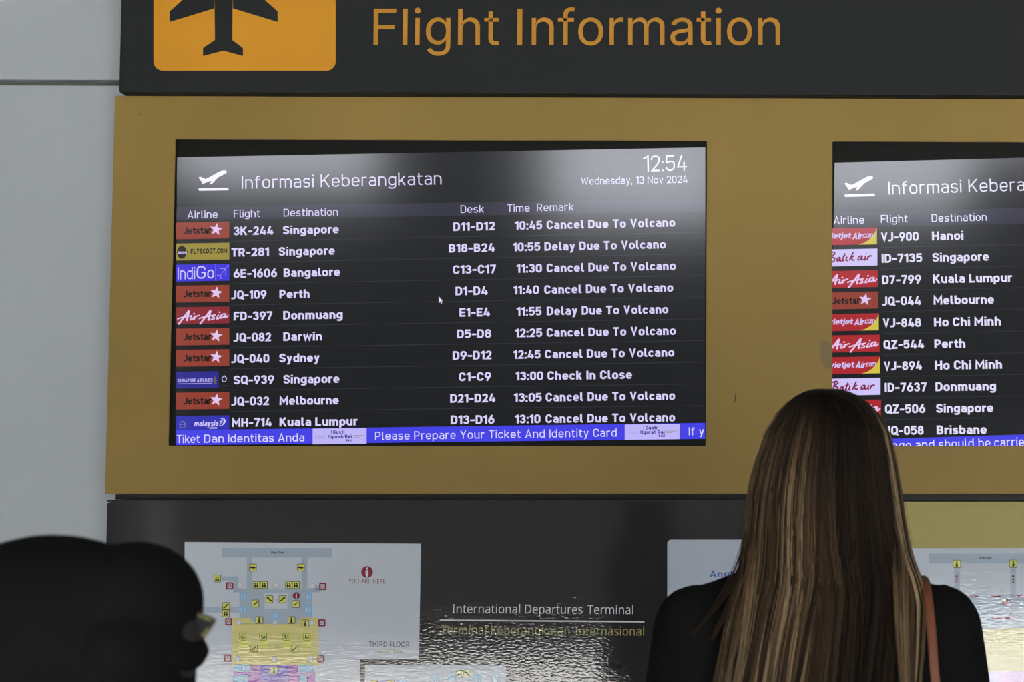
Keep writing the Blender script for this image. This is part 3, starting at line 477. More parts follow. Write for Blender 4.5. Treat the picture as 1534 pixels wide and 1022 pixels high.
        poly([(52, 25), (80, 25), (80, 1), (77.5, 7), (73, 13.5), (67.5, 18.5), (61, 22.4)], YLB)
    elif kind == 'batik':
        R(LAV)
        def st(pts, t=2.2): f.line([q(*p) for p in pts], t*h/25, CRM, 3)
        st([(12, 5), (8, 19)], 2.2); st([(8, 5.5), (14, 3.6), (17, 6), (11, 11), (16.5, 13), (15, 18), (6, 19.5)])
        st([(24, 12), (20.5, 12.5), (19, 17), (21.5, 17.5), (24.5, 12), (23.5, 17.5), (26.5, 17)]); st([(31.5, 6), (27.5, 17), (30.5, 17)]); st([(26.5, 10.5), (33.5, 9.5)], 1.2)
        st([(34.5, 11), (32.5, 17), (35.5, 16.8)]); st([(35.8, 7.6), (36.6, 7.8)], 1.6); st([(44, 4.5), (38, 17)]); st([(45, 10), (40.5, 13), (43.5, 17), (46, 15.5)])
        st([(57, 10.5), (52.5, 11), (50.5, 16), (53, 17), (57.5, 10.5), (56, 16.5), (59.5, 15.6)], 2.0); st([(62.5, 10.5), (60.5, 16.5), (63, 16)]); st([(63.8, 7.2), (64.6, 7.4)], 1.6); st([(66.5, 10.5), (64.5, 16.5)]); st([(65.5, 13), (69, 10.2), (71.5, 11)])
def takeoff(f, ox, oy, s=1.0, rot=0):
    pts = [(8, 21.5), (8.2, 20.2), (10.4, 19.7), (17.8, 23), (21, 22), (28, 18), (40.5, 11.3), (44.5, 10.4), (48.5, 10.5), (50.2, 12), (49.5, 13.8), (46.5, 15.8), (37, 20.8), (32.5, 25.5), (29, 29.3), (25.4, 31.4), (24.4, 30.2), (27, 26.2), (24, 26.6), (19, 28.6), (12.6, 30.8), (12, 29.9), (13, 28.4)]
    T = [(ox+x*s, oy+(y+rot*x)*s) for x, y in pts]
    tri = [(0, 1, 2, 3, 22), (3, 20, 21, 22), (3, 4, 19, 20), (4, 5, 18, 19), (5, 17, 18), (5, 13, 14, 15, 16, 17), (5, 6, 12, 13), (6, 7, 8, 9, 10, 11, 12)]
    for t in tri: f.px([T[i] for i in t], TXB, 2)
    c = [(ox+9.4*s, oy+(38.8+rot*9)*s), (ox+50.8*s, oy+(38.2+rot*50)*s)]
    f.line(c, 4.0*s, TXB, 2)
    for p in c: f.disc(p[0], p[1], 2.0*s, TXB, 2, n=12)

def quad_panel(name, c, Y, M, parent, th=.006):
    """a thin screen panel from its four corners (pixels) on the plane y = Y"""
    bm = bmesh.new(); fr = [bm.verts.new(P(x, y, Y)) for x, y in c]; bk = [bm.verts.new(P(x, y, Y)+Vector((0, th, 0))) for x, y in c]
    bm.faces.new(fr); bm.faces.new(bk[::-1])
    for i in range(4): bm.faces.new((fr[i], bk[i], bk[(i+1) % 4], fr[(i+1) % 4]))
    bmesh.ops.recalc_face_normals(bm, faces=bm.faces[:])
    me = bpy.data.meshes.new(name); bm.to_mesh(me); bm.free(); me.materials.append(M); return link(name, me, parent)

def display(n, x0, x1, z0, z1, label):
    o = empty('flight_display', ((x0+x1)/2, YD, z0), label, 'screen', 'flight information displays')
    box('bezel', x0-.024, x1+.024, YD+.001, -.004, z0-.024, z1+.024, BLK, o, .003)
    return o
def badge(f, x0, x1, yt, yb, dy, s=1):
    f.px([(x0, yb), (x1, yb+dy), (x1, yt+dy), (x0, yt)], CARD, 4)
    w_ = x1-x0
    def q(a, b): return (x0+a*w_/100, yt+b*(yb-yt)/28+dy*a/100)
    f.text('I', *q(34, 9.6), *q(35, 9.6), 5.2, IKB, 5, stroke=.2); f.text('Gusti', *q(38, 9.6), *q(59, 9.6), 5.2, IKB, 5, stroke=.2)
    f.text('Ngurah', *q(28.5, 17.6), *q(57, 17.6), 5.2, IKB, 5, stroke=.2); f.text('Rai', *q(60, 17.6), *q(72.5, 17.6), 5.2, IKB, 5, stroke=.2); f.text('BALI', *q(62, 23.4), *q(73, 23.4), 3.2, IKB, 5, stroke=.24)
    for a0, a1, b in ((4, 25.5, 13.4), (4, 25.5, 16.8), (75, 95, 12.6), (75, 86.5, 15.6)): f.px([q(a0, b+1), q(a1, b+1), q(a1, b), q(a0, b)], OLV, 5)

YP = YD-.004
# ---- left display
d1 = display(0, ox0, ox1, oz0, oz1, 'large flight display whose whole departures list and 12:54 clock are in view')
scr = quad_panel('screen_panel', [(264, 667.5), (1056.5, 658), (1056.5, 221), (265, 236)], YP, BG, d1)
f = Flat(YP-.0004); f.px([(264, 329.5), (1056.3, 317.5), (1056.3, 297.5), (264.6, 310)], HB); hb = f.build('heading_bar', d1)
for t, a, b, y, y2 in (('Airline', 280.8, 326, 327.3, 326.4), ('Flight', 350.3, 389.5, 325.8, 325), ('Destination', 425, 506.3, 324.3, 322.8), ('Desk', 690, 725, 319, 318.4), ('Time', 760, 793.5, 317.4, 316.8), ('Remark', 804.3, 859.5, 316.4, 315.5)):
    f = Flat(YP-.0004); f.text(t, a, y, b, y2, 11.6, TX, 1, stroke=.11, gap=.15); f.build('column_heading', hb)
f = Flat(YP-.0004); takeoff(f, 290, 245, 1, 0); f.build('takeoff_symbol', d1); f = Flat(YP-.0004); f.text('Informasi Keberangkatan', 362.3, 282.8, 661.5, 276.3, 19.3, TX, 1, stroke=.095, gap=.16); f.build('title', d1)
f = Flat(YP-.0004); f.text('12:54', 963.5, 257, 1029, 255.6, 23.6, TXB, 1, stroke=.085, gap=.14); f.build('clock', d1); f = Flat(YP-.0004); f.text('Wednesday, 13 Nov 2024', 870.5, 276.8, 1030, 274, 11.4, TX, 1, stroke=.11, gap=.14); f.build('date', d1)
CDV = 'Cancel Due To Volcano'; DDV = 'Delay Due To Volcano'
rows1 = [('jetstar', '3K-244', 350, 409.6, 'Singapore', 424, 507.6, 'D11-D12', 679, 741.3, '10:45', 771.5, 812.2, CDV, 819, 1011.4),
 ('scoot', 'TR-281', 346.7, 403, 'Singapore', 417.7, 501.5, 'B18-B24', 672.5, 741.2, '10:55', 768.7, 809.4, DDV, 815.7, 997.3),
 ('indigo', '6E-1606', 350, 415, 'Bangalore', 425, 509.4, 'C13-C17', 678.7, 743, '11:30', 774, 811.8, CDV, 819, 1012.2),
 ('jetstar', 'JQ-109', 347, 399.2, 'Perth', 418.7, 463.8, 'D1-D4', 682.4, 730.6, '11:40', 769.6, 807.5, CDV, 815.4, 1008.4),
 ('airasia', 'FD-397', 350.2, 408, 'Donmuang', 424.4, 513.4, 'E1-E4', 688.4, 734, '11:55', 774.2, 811.2, DDV, 819.2, 1001),
 ('jetstar', 'JQ-082', 350.2, 406, 'Darwin', 424.5, 482.4, 'D5-D8', 684.8, 735.8, '12:25', 771.8, 812.2, CDV, 819, 1012.2),
 ('jetstar', 'JQ-040', 347, 403.4, 'Sydney', 418.4, 478.8, 'D9-D12', 678.2, 736.2, '12:45', 769.2, 809.8, CDV, 816.6, 1010),
 ('singapore', 'SQ-939', 350, 410.6, 'Singapore', 424.6, 508.4, 'C1-C9', 687.6, 735.6, '13:00', 772.6, 813.6, 'Check In Close', 820.2, 946.8),
 ('jetstar', 'JQ-032', 347, 403, 'Melbourne', 418.8, 507.4, 'D21-D24', 674.4, 742, '13:05', 770.2, 811.4, CDV, 817.6, 1011.2),
 ('malaysia', 'MH-714', 347.6, 407, 'Kuala Lumpur', 418.8, 535.6, 'D13-D16', 675.2, 740.6, '13:10', 771.6, 809.6, CDV, 817.4, 1011.2)]
for i, r in enumerate(rows1):
    sl_ = -.0197+.0073*i/9
    yb = 351.9+31.95*i
    Y_ = lambda x: yb+sl_*(x-380)
    f = Flat(YP-.0004); dl = lambda x: 360.6+31.95*i+(sl_+.0006)*(x-380)
    if i < 9: f.px([(345, dl(345)+.5), (1056, dl(1056)+.5), (1056, dl(1056)-.4), (345, dl(345)-.4)], LN)
    if i == 9: f.px([(345, 642), (1056, 633.2), (1056, 632.6), (345, 641.4)], BG)
    row = f.build('flight_row', d1)
    for k, nm in ((1, 'flight_number'), (4, 'destination'), (7, 'desk'), (10, 'time'), (13, 'remark')):
        t, a, b = r[k:k+3]; f = Flat(YP-.0004); f.text(t, a, Y_(a), b, Y_(b), 12.9, TX, 1, stroke=.19, gap=.10 if k < 13 else .12); f.build(nm, row)
    f = Flat(YP-.0004); top = [333.3, 365, 396.6, 428.2, 460.5, 492.6, 524.4, 557.2, 588.6, 623.6][i]
    logo(r[0], f, 264, top, 79.6, 25.2, -1.5+.05*i); f.build('airline_logo', row)
f = Flat(YP-.0004); f.px([(264, 667.4), (1056.3, 657.8), (1056.3, 633.8), (264, 645)], BLU, 4)
tk = f.build('ticker_bar', d1, 'blue ticker bar'); f = Flat(YP-.0004)
f.text('Tiket', 265.2, 664.3, 299.4, 663.8, 12.2, TX, 6, stroke=.125); f.text('Dan', 306, 663.7, 336, 663.2, 12.2, TX, 6, stroke=.125); f.text('Identitas', 342, 663.2, 410.5, 662.3, 12.2, TX, 6, stroke=.125); f.text('Anda', 417, 662.2, 456.3, 661.6, 12.2, TX, 6, stroke=.125)
f.build('ticker_text', tk); f = Flat(YP-.0004); f.text('Please Prepare Your Ticket And Identity Card', 562.3, 659.6, 924, 654.4, 12.3, TX, 6, stroke=.115, gap=.15); f.build('ticker_text', tk); f = Flat(YP-.0004); f.text('If y', 1032, 652.6, 1055, 652.2, 12, TX, 6, stroke=.12)
f.build('ticker_text', tk)
f = Flat(YP-.0005); badge(f, 468.7, 549.4, 642.6, 666, -1.0); f.build('ticker_badge', tk, 'lavender airport badge')
f = Flat(YP-.0005); badge(f, 936, 1018.2, 636.4, 659.2, -1.0); f.build('ticker_badge', tk, 'lavender airport badge')
f = Flat(YP-.0016); f.px([(657.2, 444.2), (657.6, 453.8), (659.6, 452.2), (663, 450.6)], TXB); f.px([(659.4, 451.5), (660.8, 454.9), (662.2, 454.3), (660.9, 451)], TXB); f.build('mouse_pointer', d1)

# ---- right display
d2 = display(1, qx0, qx1, qz0, qz1, 'large flight display behind the long-haired person, its logos cut off at its left edge')
X2 = 2040
def sy(y, x, s): return y+s*(x-1250)
quad_panel('screen_panel', [(1243, 684), (X2, 684-.0125*790), (X2, sy(244, X2, -.0265)), (1250.4, 244)], YP, BG, d2)
f = Flat(YP-.0004); f.px([(1250, 341), (X2, 341-.023*790), (X2, 318-.023*790), (1250, 318)], HB); hb = f.build('heading_bar', d2)
for t, a, b, y, y2 in (('Airline', 1249, 1294.6, 335.9, 335), ('Flight', 1319.8, 1359.6, 333.9, 333.2), ('Destination', 1395.8, 1478.2, 332.5, 330.7)): f = Flat(YP-.0004); f.text(t, a, y, b, y2, 12, TXB, 1, stroke=.11, gap=.15); f.build('column_heading', hb)
f = Flat(YP-.0004); takeoff(f, 1257.5, 254, 1.01, -.012); f.build('takeoff_symbol', d2); f = Flat(YP-.0004); f.text('Informasi Keberangkatan', 1331.4, 291.4, 1634, 282.9, 19.8, TXB, 1, stroke=.095, gap=.16); f.build('title', d2)
rows2 = [('vietjet', 'VJ-900', 1320, 1376, 'Hanoi', 1396.2, 1443.2, 1313.6, 341), ('batik', 'ID-7135', 1321, 1381.4, 'Singapore', 1396.8, 1481.4, 1314.4, 372.8),
 ('airasia', 'D7-799', 1321.6, 1379.8, 'Kuala Lumpur', 1397.6, 1516, 1315, 405), ('jetstar', 'JQ-044', 1322.2, 1379.6, 'Melbourne', 1398.6, 1488.8, 1315.6, 437.2),
 ('vietjet', 'VJ-848', 1322.8, 1379.6, 'Ho Chi Minh', 1399.2, 1499.2, 1316.4, 469.8), ('airasia', 'QZ-544', 1323.8, 1384.2, 'Perth', 1399.8, 1446, 1317.6, 501.8),
 ('vietjet', 'VJ-894', 1324.2, 1381, 'Ho Chi Minh', 1400.6, 1501, 1318.2, 534.4), ('batik', 'ID-7637', 1325.6, 1388, 'Donmuang', 1401.4, 1492, 1319, 566.6),
 ('airasia', 'QZ-506', 1326, 1386, 'Singapore', 1402.4, 1487.8, 1319.8, 599.2), ('jetstar', 'JQ-058', 1326.6, 1383.6, 'Brisbane', 1403.2, 1478, 1320.4, 631)]
cyr = [354.4, 386.6, 418.8, 450.8, 483.6, 516, 548.2, 580.4, 612.8, 645.2]
for i, r in enumerate(rows2):
    sl_ = -.021+.009*i/9; yb = cyr[i]+6.6; Y_ = lambda x: yb+sl_*(x-1350)
    f = Flat(YP-.0004); dl = lambda x: yb+9+sl_*(x-1350)
    if i < 9: f.px([(1321, dl(1321)+.5), (X2, dl(X2)+.5), (X2, dl(X2)-.4), (1321, dl(1321)-.4)], LN)
    if i == 9: f.px([(1321, 660.5), (1500, 655), (1500, 654.4), (1321, 659.9)], BG)
    row = f.build('flight_row', d2)
    for k, nm in ((1, 'flight_number'), (4, 'destination')):
        t, a, b = r[k:k+3]; f = Flat(YP-.0004); f.text(t, a, Y_(a), b, Y_(b), 13.4, TXB, 1, stroke=.19, gap=.10); f.build(nm, row)
    f = Flat(YP-.0004); logo(r[0], f, r[7]-80, r[8]+1.2, 80, 25.4, -1.6, 1.01); f.build('airline_logo', row)
f = Flat(YP-.0004); f.px([(1243, 683.6), (X2, 683.6-.0125*790), (X2, 659.5-.035*700), (1243, 660.5)], BLU, 4); tk = f.build('ticker_bar', d2, 'blue ticker bar'); f = Flat(YP-.0004)
for t, a, b in (('age', 1336.5, 1365), ('and', 1371.5, 1399.6), ('should', 1406.4, 1458.6), ('be', 1465.8, 1483.6), ('carried', 1489.4, 1544)): f.text(t, a, 673-.030*(a-1400), b, 673-.030*(b-1400), 14, TXB, 6, stroke=.115, gap=.15)
f.build('ticker_text', tk)

# ------------------------------------------------------------------ lower boards
YB = -.085
def pz(y, Y=YB): return P(700, y, Y).z
b1x0 = P(158, 850, YB).x; b1x1 = P(1296, 850, YB).x
BRN = film('dark', (28, 26, 27)); PAPR = film('paper', (172, 177, 183)); PGR = film('grey_blue', (143, 155, 166)); MY = film('tan_yellow', (184, 174, 108)); MYB = film('yellow', (196, 186, 84)); ICY = film('icon_yellow', (186, 186, 92)); ICK = film('icon_black', (28, 28, 30))
MAR = film('maroon', (112, 28, 50)); LBL = film('light_blue', (120, 162, 206)); PWH = film('white', (196, 200, 206)); MAG = film('magenta', (130, 72, 142)); VIO = film('violet', (94, 78, 152)); TXW = film('letter_white', (190, 190, 190)); TXY = film('letter_olive', (142, 136, 84)); TXK = film('letter_black', (44, 46, 54)); TAN = film('letter_tan', (168, 160, 130)); ABL = film('letter_blue', (62, 92, 150))
bd1 = empty('directory_board', ((b1x0+b1x1)/2, YB, .75), 'dark brown glossy directory board with white floor maps, under the left flight display', 'sign board', 'directory boards')
box('board', b1x0, b1x1, YB, -.002, .75, pz(749.5), BRN, bd1, .0015)
box('dark_gap_strip', P(172, 745, -.06).x, b1x1, -.055, -.002, pz(749.5)+.001, gz0-.001, mat('black_steel', (.012, .012, .012), .6), gold)  # dark strip filling the recessed gap under the surround
box('dark_gap_strip', b1x1+.001, gx1-.03, -.055, -.002, pz(752)+.001, gz0-.001, mat('black_steel', (.012, .012, .012), .6), gold)
def icon(par, x, y, M=ICY, r=5.6, g=0, kind=0):
    f = Flat(Y1-.0003); icon_shape(f, x, y, M, r, g, kind); f.build('map_icon', par, 'dark red square icon' if M is MAR else None)
def icon_shape(f, x, y, M, r, g, kind):
    f.rrect(x-r, y-r, x+r, y+r, 1.6, ICK if M is ICY else M, 3, 3)
    if M is ICY: f.rrect(x-r+.7, y-r+.7, x+r-.7, y+r-.7, 1.2, M, 4, 3)
    K_ = ICK if M is ICY else PWH
    if kind == 0: f.line([(x-3, y+2.6), (x+3, y-2.6)], 1.5, K_, 5)
    elif kind == 1: f.px([(x-4.2, y-1), (x+4, y-.6), (x+4.2, y+1.2), (x-4, y+1)], K_, 5); f.px([(x-1.6, y+1), (x+1.6, y+1), (x+.4, y+2.8), (x-.6, y-2.8)], K_, 5)
    elif kind == 2:
        for d in (-2, 1.2): f.rect(x+d-1.1, y+.2, x+d+1.6, y+3.6, K_, 5); f.disc(x+d+.2, y-1.6, 1.1, K_, 5, n=8)
    elif kind == 3: f.disc(x, y-3, 1.2, K_, 5, n=8); f.px([(x-1.8, y+4), (x+1.8, y+4), (x+1.1, y-1.6), (x-1.1, y-1.6)], K_, 5)
    elif kind == 4: f.line([(x-4, y+2), (x-1.5, y+2), (x+1.5, y-2), (x+4, y-2)], 2.0, K_, 5)
    elif kind == 5: f.line([(x-4, y-2), (x-1.5, y-2), (x+1.5, y+2), (x+4, y+2)], 2.0, K_, 5)
    elif kind == 6: f.disc(x-1.8, y-1.8, 1.1, K_, 5, n=8); f.line([(x-2, y+2.8), (x-2, y-.6), (x+.2, y+1), (x+.6, y+3)], 1.2, K_, 5); f.line([(x+1.6, y-2), (x+3, y+2.4)], 1.2, K_, 5)
    elif kind == 7: f.line([(x-2.4, y-3), (x+2.2, y+3.2)], 1.1, K_, 5); f.line([(x+2.4, y-3), (x-2, y+3.2)], 1.1, K_, 5); f.line([(x-2.6, y-3), (x-2.6, y+3), (x+2.6, y+3), (x+2.6, y-3), (x-2.6, y-3)], .8, K_, 5)
    elif kind == 8: f.rect(x-2.8, y-3, x-.8, y+3.2, K_, 5); f.rect(x+.8, y-3, x+2.8, y+3.2, K_, 5)
# first map
Y1 = YB-.0006
f = Flat(Y1)
f.px([(276.4, 1240), (539, 1240), (539, 988), (276.4, 988)], PAPR); f.px([(276.4, 988), (627.6, 988), (630.6, 814.6), (276.6, 812)], PAPR)
poster = f.build('floor_map', bd1, 'white L-shaped floor map with yellow hall')
f = Flat(Y1-.0003)
f.rect(332.6, 821, 497.4, 835.4, PGR, 1); f.rect(369.8, 835, 378, 884, PGR, 1); f.rect(452, 835, 460.4, 884, PGR, 1)
f.rect(332.6, 863.6, 357.6, 870.8, PGR, 1); f.rect(349.6, 870, 357.6, 887, PGR, 1); f.rect(349.6, 882.2, 480, 887.5, PGR, 1); f.rect(472, 877, 480, 884, PGR, 1)
f.rect(358.8, 887, 468, 935, PGR, 1); f.rect(303.4, 909.2, 360, 917.8, PGR, 1); f.rect(396.4, 888, 430.8, 912, PAPR, 2)
f.rect(347.2, 933.6, 477.4, 998, MY, 1); f.rect(347.2, 926, 376, 934, MY, 2); f.rect(450, 926, 477.4, 934, MY, 2); f.px([(376, 934), (385, 934), (376, 929)], MY, 2); f.px([(440, 934), (450, 934), (450, 929)], MY, 2)
for a in (358, 389, 423, 453): f.rect(a, 950, a+13, 971, MYB, 2)
f.rect(375.8, 997, 446.6, 1090, MAG, 2); f.rect(390, 997.2, 433, 1090, VIO, 3); f.rect(349.6, 1007, 376, 1090, MAG, 2); f.rect(446, 1008, 472, 1090, MAG, 2)
for a, b, c, d in ((358.8, 888, 370.4, 899), (358.8, 908.4, 370.4, 919), (458.4, 888, 468, 900.6), (457.6, 905, 467.4, 922), (407.4, 918, 418, 926.6), (350.4, 995.4, 373.6, 1005.8), (448, 996, 470, 1006.6), (350, 1011, 372, 1024), (449, 1012, 460, 1024)): f.rect(a, b, c, d, LBL, 3)
for x, y in ((362.6, 893.4), (366.8, 893.4), (362.6, 913.6), (366.8, 913.6), (461, 894), (465, 894), (460, 913.4), (464.4, 913.4), (365.6, 1000.4), (369.6, 1000.4), (464, 1001), (467.6, 1001), (364, 1017), (368, 1017)): f.rect(x-.7, y-3, x+.7, y+3.4, PWH, 4)
f.disc(412.6, 922.2, 3, PWH, 4); f.disc(412.6, 922.2, 2, LBL, 5)
for x, y in ((360.2, 876.8), (413.6, 877.4), (358, 932.4), (412.4, 933), (356.4, 986.6), (411, 987.2), (468.4, 877.8), (466.8, 933.2), (465.6, 987.6)): f.disc(x, y, 4.2, PGR, 3); f.disc(x, y, 3.5, PWH, 4)
f.build('floor_plan', poster)
f = Flat(Y1-.0003)
for x, y, k in ((379, 850.2, 1), (450.8, 850.2, 1), (325.8, 866.8, 2), (384.6, 876.4, 2), (395.6, 876.4, 2), (433, 876.4, 2), (443.6, 876.4, 2), (339, 908, 4), (338.6, 919, 2), (403.8, 897.8, 5), (423.5, 897.8, 4), (382.8, 904.2, 0), (443.4, 905, 0), (388.8, 929.2, 3), (437, 929.2, 3), (457.6, 934, 3), (364, 954, 6), (394.4, 954, 6), (429.4, 954, 6), (460, 954.2, 6), (380.8, 971.4, 0), (441.8, 971.8, 0), (410.6, 1004.6, 3), (298.6, 913.4, 7)): icon(poster, x, y, kind=k)
for x, y in ((344.2, 877.8), (342.8, 931.6), (341, 986), (483.8, 878.6), (482.4, 933.2), (481, 987.4)): icon(poster, x, y, MAR, 5.4, kind=7)
f.disc(444.2, 892.6, 5.4, MAR, 3); f.rect(443.4, 889.6, 445, 896.4, PWH, 4)
f.build('location_marker', poster, 'dark red disc')
f = Flat(Y1-.0003)
f.text('Drop Zone', 406, 829.4, 425, 829.2, 3.4, TXK, 2, stroke=.2, slant=.2); f.build('lettering', poster); f = Flat(Y1-.0003)
f.disc(550, 857, 8.8, MAR, 2); f.disc(550, 851.8, 1.6, PWH, 3, n=10); f.px([(547.6, 860), (549, 865), (551, 865), (552.4, 860), (551.8, 854), (548.2, 854)], PWH, 3); f.build('location_marker', poster, 'dark red disc with a white figure'); f = Flat(Y1-.0003)
f.text('YOU', 522.6, 874, 537.4, 874, 6.6, MAR, 2, font=NOTO); f.text('ARE', 541.4, 874.2, 555, 874.2, 6.6, MAR, 2, font=NOTO); f.text('HERE', 559.4, 874.4, 577.4, 874.4, 6.6, MAR, 2, font=NOTO); f.build('lettering', poster, 'dark red lettering'); f = Flat(Y1-.0003)
f.text('THIRD', 552.6, 969, 580, 969, 7.6, TXK, 2, font=NOTO); f.text('FLOOR', 584, 969.2, 613.4, 969.2, 7.6, TXK, 2, font=NOTO); f.build('lettering', poster, 'black lettering'); f = Flat(Y1-.0003)
f.text('LANTAI', 562, 978.6, 584.4, 978.6, 5.6, TAN, 2, stroke=.16); f.text('TIGA', 588.6, 978.8, 603, 978.8, 5.6, TAN, 2, stroke=.16)
f.build('lettering', poster, 'pale tan lettering')
# second map
f = Flat(Y1); f.px([(546.6, 1240), (757, 1240), (758.4, 997.4), (546.8, 995.8)], PAPR); m2 = f.build('floor_map', bd1, 'white floor map, only its top strip in view')
f = Flat(Y1-.0003)
for x, y, k in ((560, 1025, 0), (585, 1025, 2), (689, 1009.6, 2), (700, 1009, 5)): icon(m2, x, y, kind=k)
for a, b, c, d in ((645.6, 1012, 656.6, 1024), (672, 1009.6, 682.4, 1021), (711, 1012, 720, 1024), (737, 1011, 748, 1024), (599, 1020, 610, 1030)): f = Flat(Y1-.0003); f.rect(a, b, c, d, LBL, 3); f.rect(a+2.6, b+2, a+4, d-1, PWH, 4); f.rect(a+6.4, b+2, a+7.8, d-1, PWH, 4); f.build('map_icon', m2, 'light blue square icon')
f = Flat(Y1-.0003); f.rect(643, 1019.6, 720, 1040, PGR, 1); f.build('floor_plan', m2)
# grey panel
f = Flat(Y1); f.rrect(999.6, 808.6, 1290, 1300, 6, film('panel_grey', (158, 165, 174))); gp = f.build('logo_panel', bd1, 'plain grey-blue panel with a rounded corner')
f = Flat(Y1-.0003); f.text('Angkasa Pura', 1063.4, 864.4, 1170, 865, 9.4, ABL, 2, stroke=.18); f.build('lettering', gp, 'blue lettering')
f = Flat(Y1)
f.text('International', 677.4, 918.6, 779, 919, 13, TXW, 1, font=NOTO); f.text('Departures', 786.4, 919.2, 872.6, 919.6, 13, TXW, 1, font=NOTO); f.text('Terminal', 879.8, 919.8, 948.6, 920.2, 13, TXW, 1, font=NOTO)
f.px([(659, 930.2), (965.4, 932.8), (965.4, 930.6), (659, 928)], TXW, 1); f.build('lettering', bd1, 'white English lettering with a rule under it')
f = Flat(Y1)
f.text('Terminal', 660.2, 949.8, 728, 950.4, 13, TXY, 1, font=NOTO); f.text('Keberangkatan', 735.8, 950.6, 853.4, 951.6, 13, TXY, 1, font=NOTO); f.text('Internasional', 861.4, 951.8, 964.8, 952.4, 13, TXY, 1, font=NOTO)
f.build('lettering', bd1, 'olive Indonesian lettering')
f = Flat(Y1); SK = mat('torn_film', (.006, .006, .006), .9)
f.px([(914, 999), (921, 1001), (932, 1005.5), (933, 1000), (926, 994.5), (923, 996), (918, 992), (914.5, 993)], SK)
for a, b in ((805, 994), (826, 1013), (908, 1016), (938, 1004), (961, 1007), (972, 984), (955, 1015)): f.px([(a-2, b), (a+1, b+1.6), (a+2.4, b-.6), (a, b-1)], SK)
f.px([(159.5, 752.4), (162, 754), (168, 751.4), (162, 752.6)], PWH)
f.build('scuff', bd1, 'torn black scuff and small chips in the film')
# second board
b2x0 = b1x1+.012; b2x1 = gx1
bd2 = empty('directory_board', ((b2x0+b2x1)/2, YB, .75), 'gold-topped glossy directory board with a white map, under the right flight display', 'sign board', 'directory boards')
box('board', b2x0, b2x1, YB, -.002, .75, pz(752), film('gold', (142, 130, 78)), bd2, .0015)
f = Flat(Y1); f.px([(1330, 1240), (2100, 1240), (2100, 819.5), (1330, 821.4)], PAPR); m3 = f.build('floor_map', bd2, 'white floor map with red route arrows')
f = Flat(Y1-.0003)
f.rect(1391, 829.4, 1800, 844, PGR, 1); f.rect(1429.2, 844, 1438, 894, PGR, 1); f.rect(1513.4, 844, 1522, 894, PGR, 1); f.rect(1380, 890.4, 1640, 911, PGR, 1)
f.rect(1400, 911, 1457, 930, PAPR, 2); f.rect(1456, 911, 1500, 942, PGR, 2); f.rect(1400, 941, 1640, 1006.4, MY, 1); f.rect(1400, 1006.4, 1640, 1080, VIO, 1); f.rect(1497, 1006.2, 1640, 1080, MAG, 2)
for x, y in ((1476, 886), (1502, 885.6), (1473, 997)): f.disc(x, y, 4.4, PGR, 3); f.disc(x, y, 3.6, PAPR, 4)
f.text('Drop Zone', 1466.4, 837.6, 1484.8, 837.5, 3.8, TXK, 2, stroke=.2, slant=.2); f.build('floor_plan', m3)
icon(m3, 1433.2, 844.8, kind=3, r=6); icon(m3, 1517.8, 844.6, kind=3, r=6)
for x in (1433.2, 1517.6):
    f = Flat(Y1-.0003)
    for d in (863, 867.5, 872): f.px([(x-1.4, d+1.8), (x+1.4, d+1.8), (x+.8, d-1.6), (x-.8, d-1.6)], MAR, 4)
    f.px([(x-2.2, 864), (x+2.2, 864), (x, 859.8)], MAR, 4); f.build('route_arrow', m3, 'dark red arrow')
for a, b, y, s in ((1453.4, 1466, 893.6, -1), (1484.4, 1497, 893.6, 1), (1524, 1540, 893.4, 1), (1449, 1461.8, 926, 1), (1488, 1501, 926, -1), (1506, 1513.4, 926, 0)):
    f = Flat(Y1-.0003); f.rect(a, y-.9, b, y+.9, MAR, 4)
    if s: e = b if s > 0 else a; f.px([(e, y+2), (e+2.6*s, y), (e, y-2)], MAR, 4)
    f.build('route_arrow', m3, 'dark red arrow')
f = Flat(Y1-.0003)
for y in (894, 899, 904, 909, 914, 919, 924): f.rect(1513, y-1.4, 1514.8, y+1.4, MAR, 4)
f.build('dashed_line', m3, 'dark red dashes'); f = Flat(Y1-.0003)
f.disc(1506, 901.6, 5.4, MAR, 3); f.rect(1505.2, 897.6, 1506.8, 905.6, PWH, 5); f.rect(1503.6, 901, 1508.4, 902.2, PWH, 5); f.build('location_marker', m3, 'dark red disc')

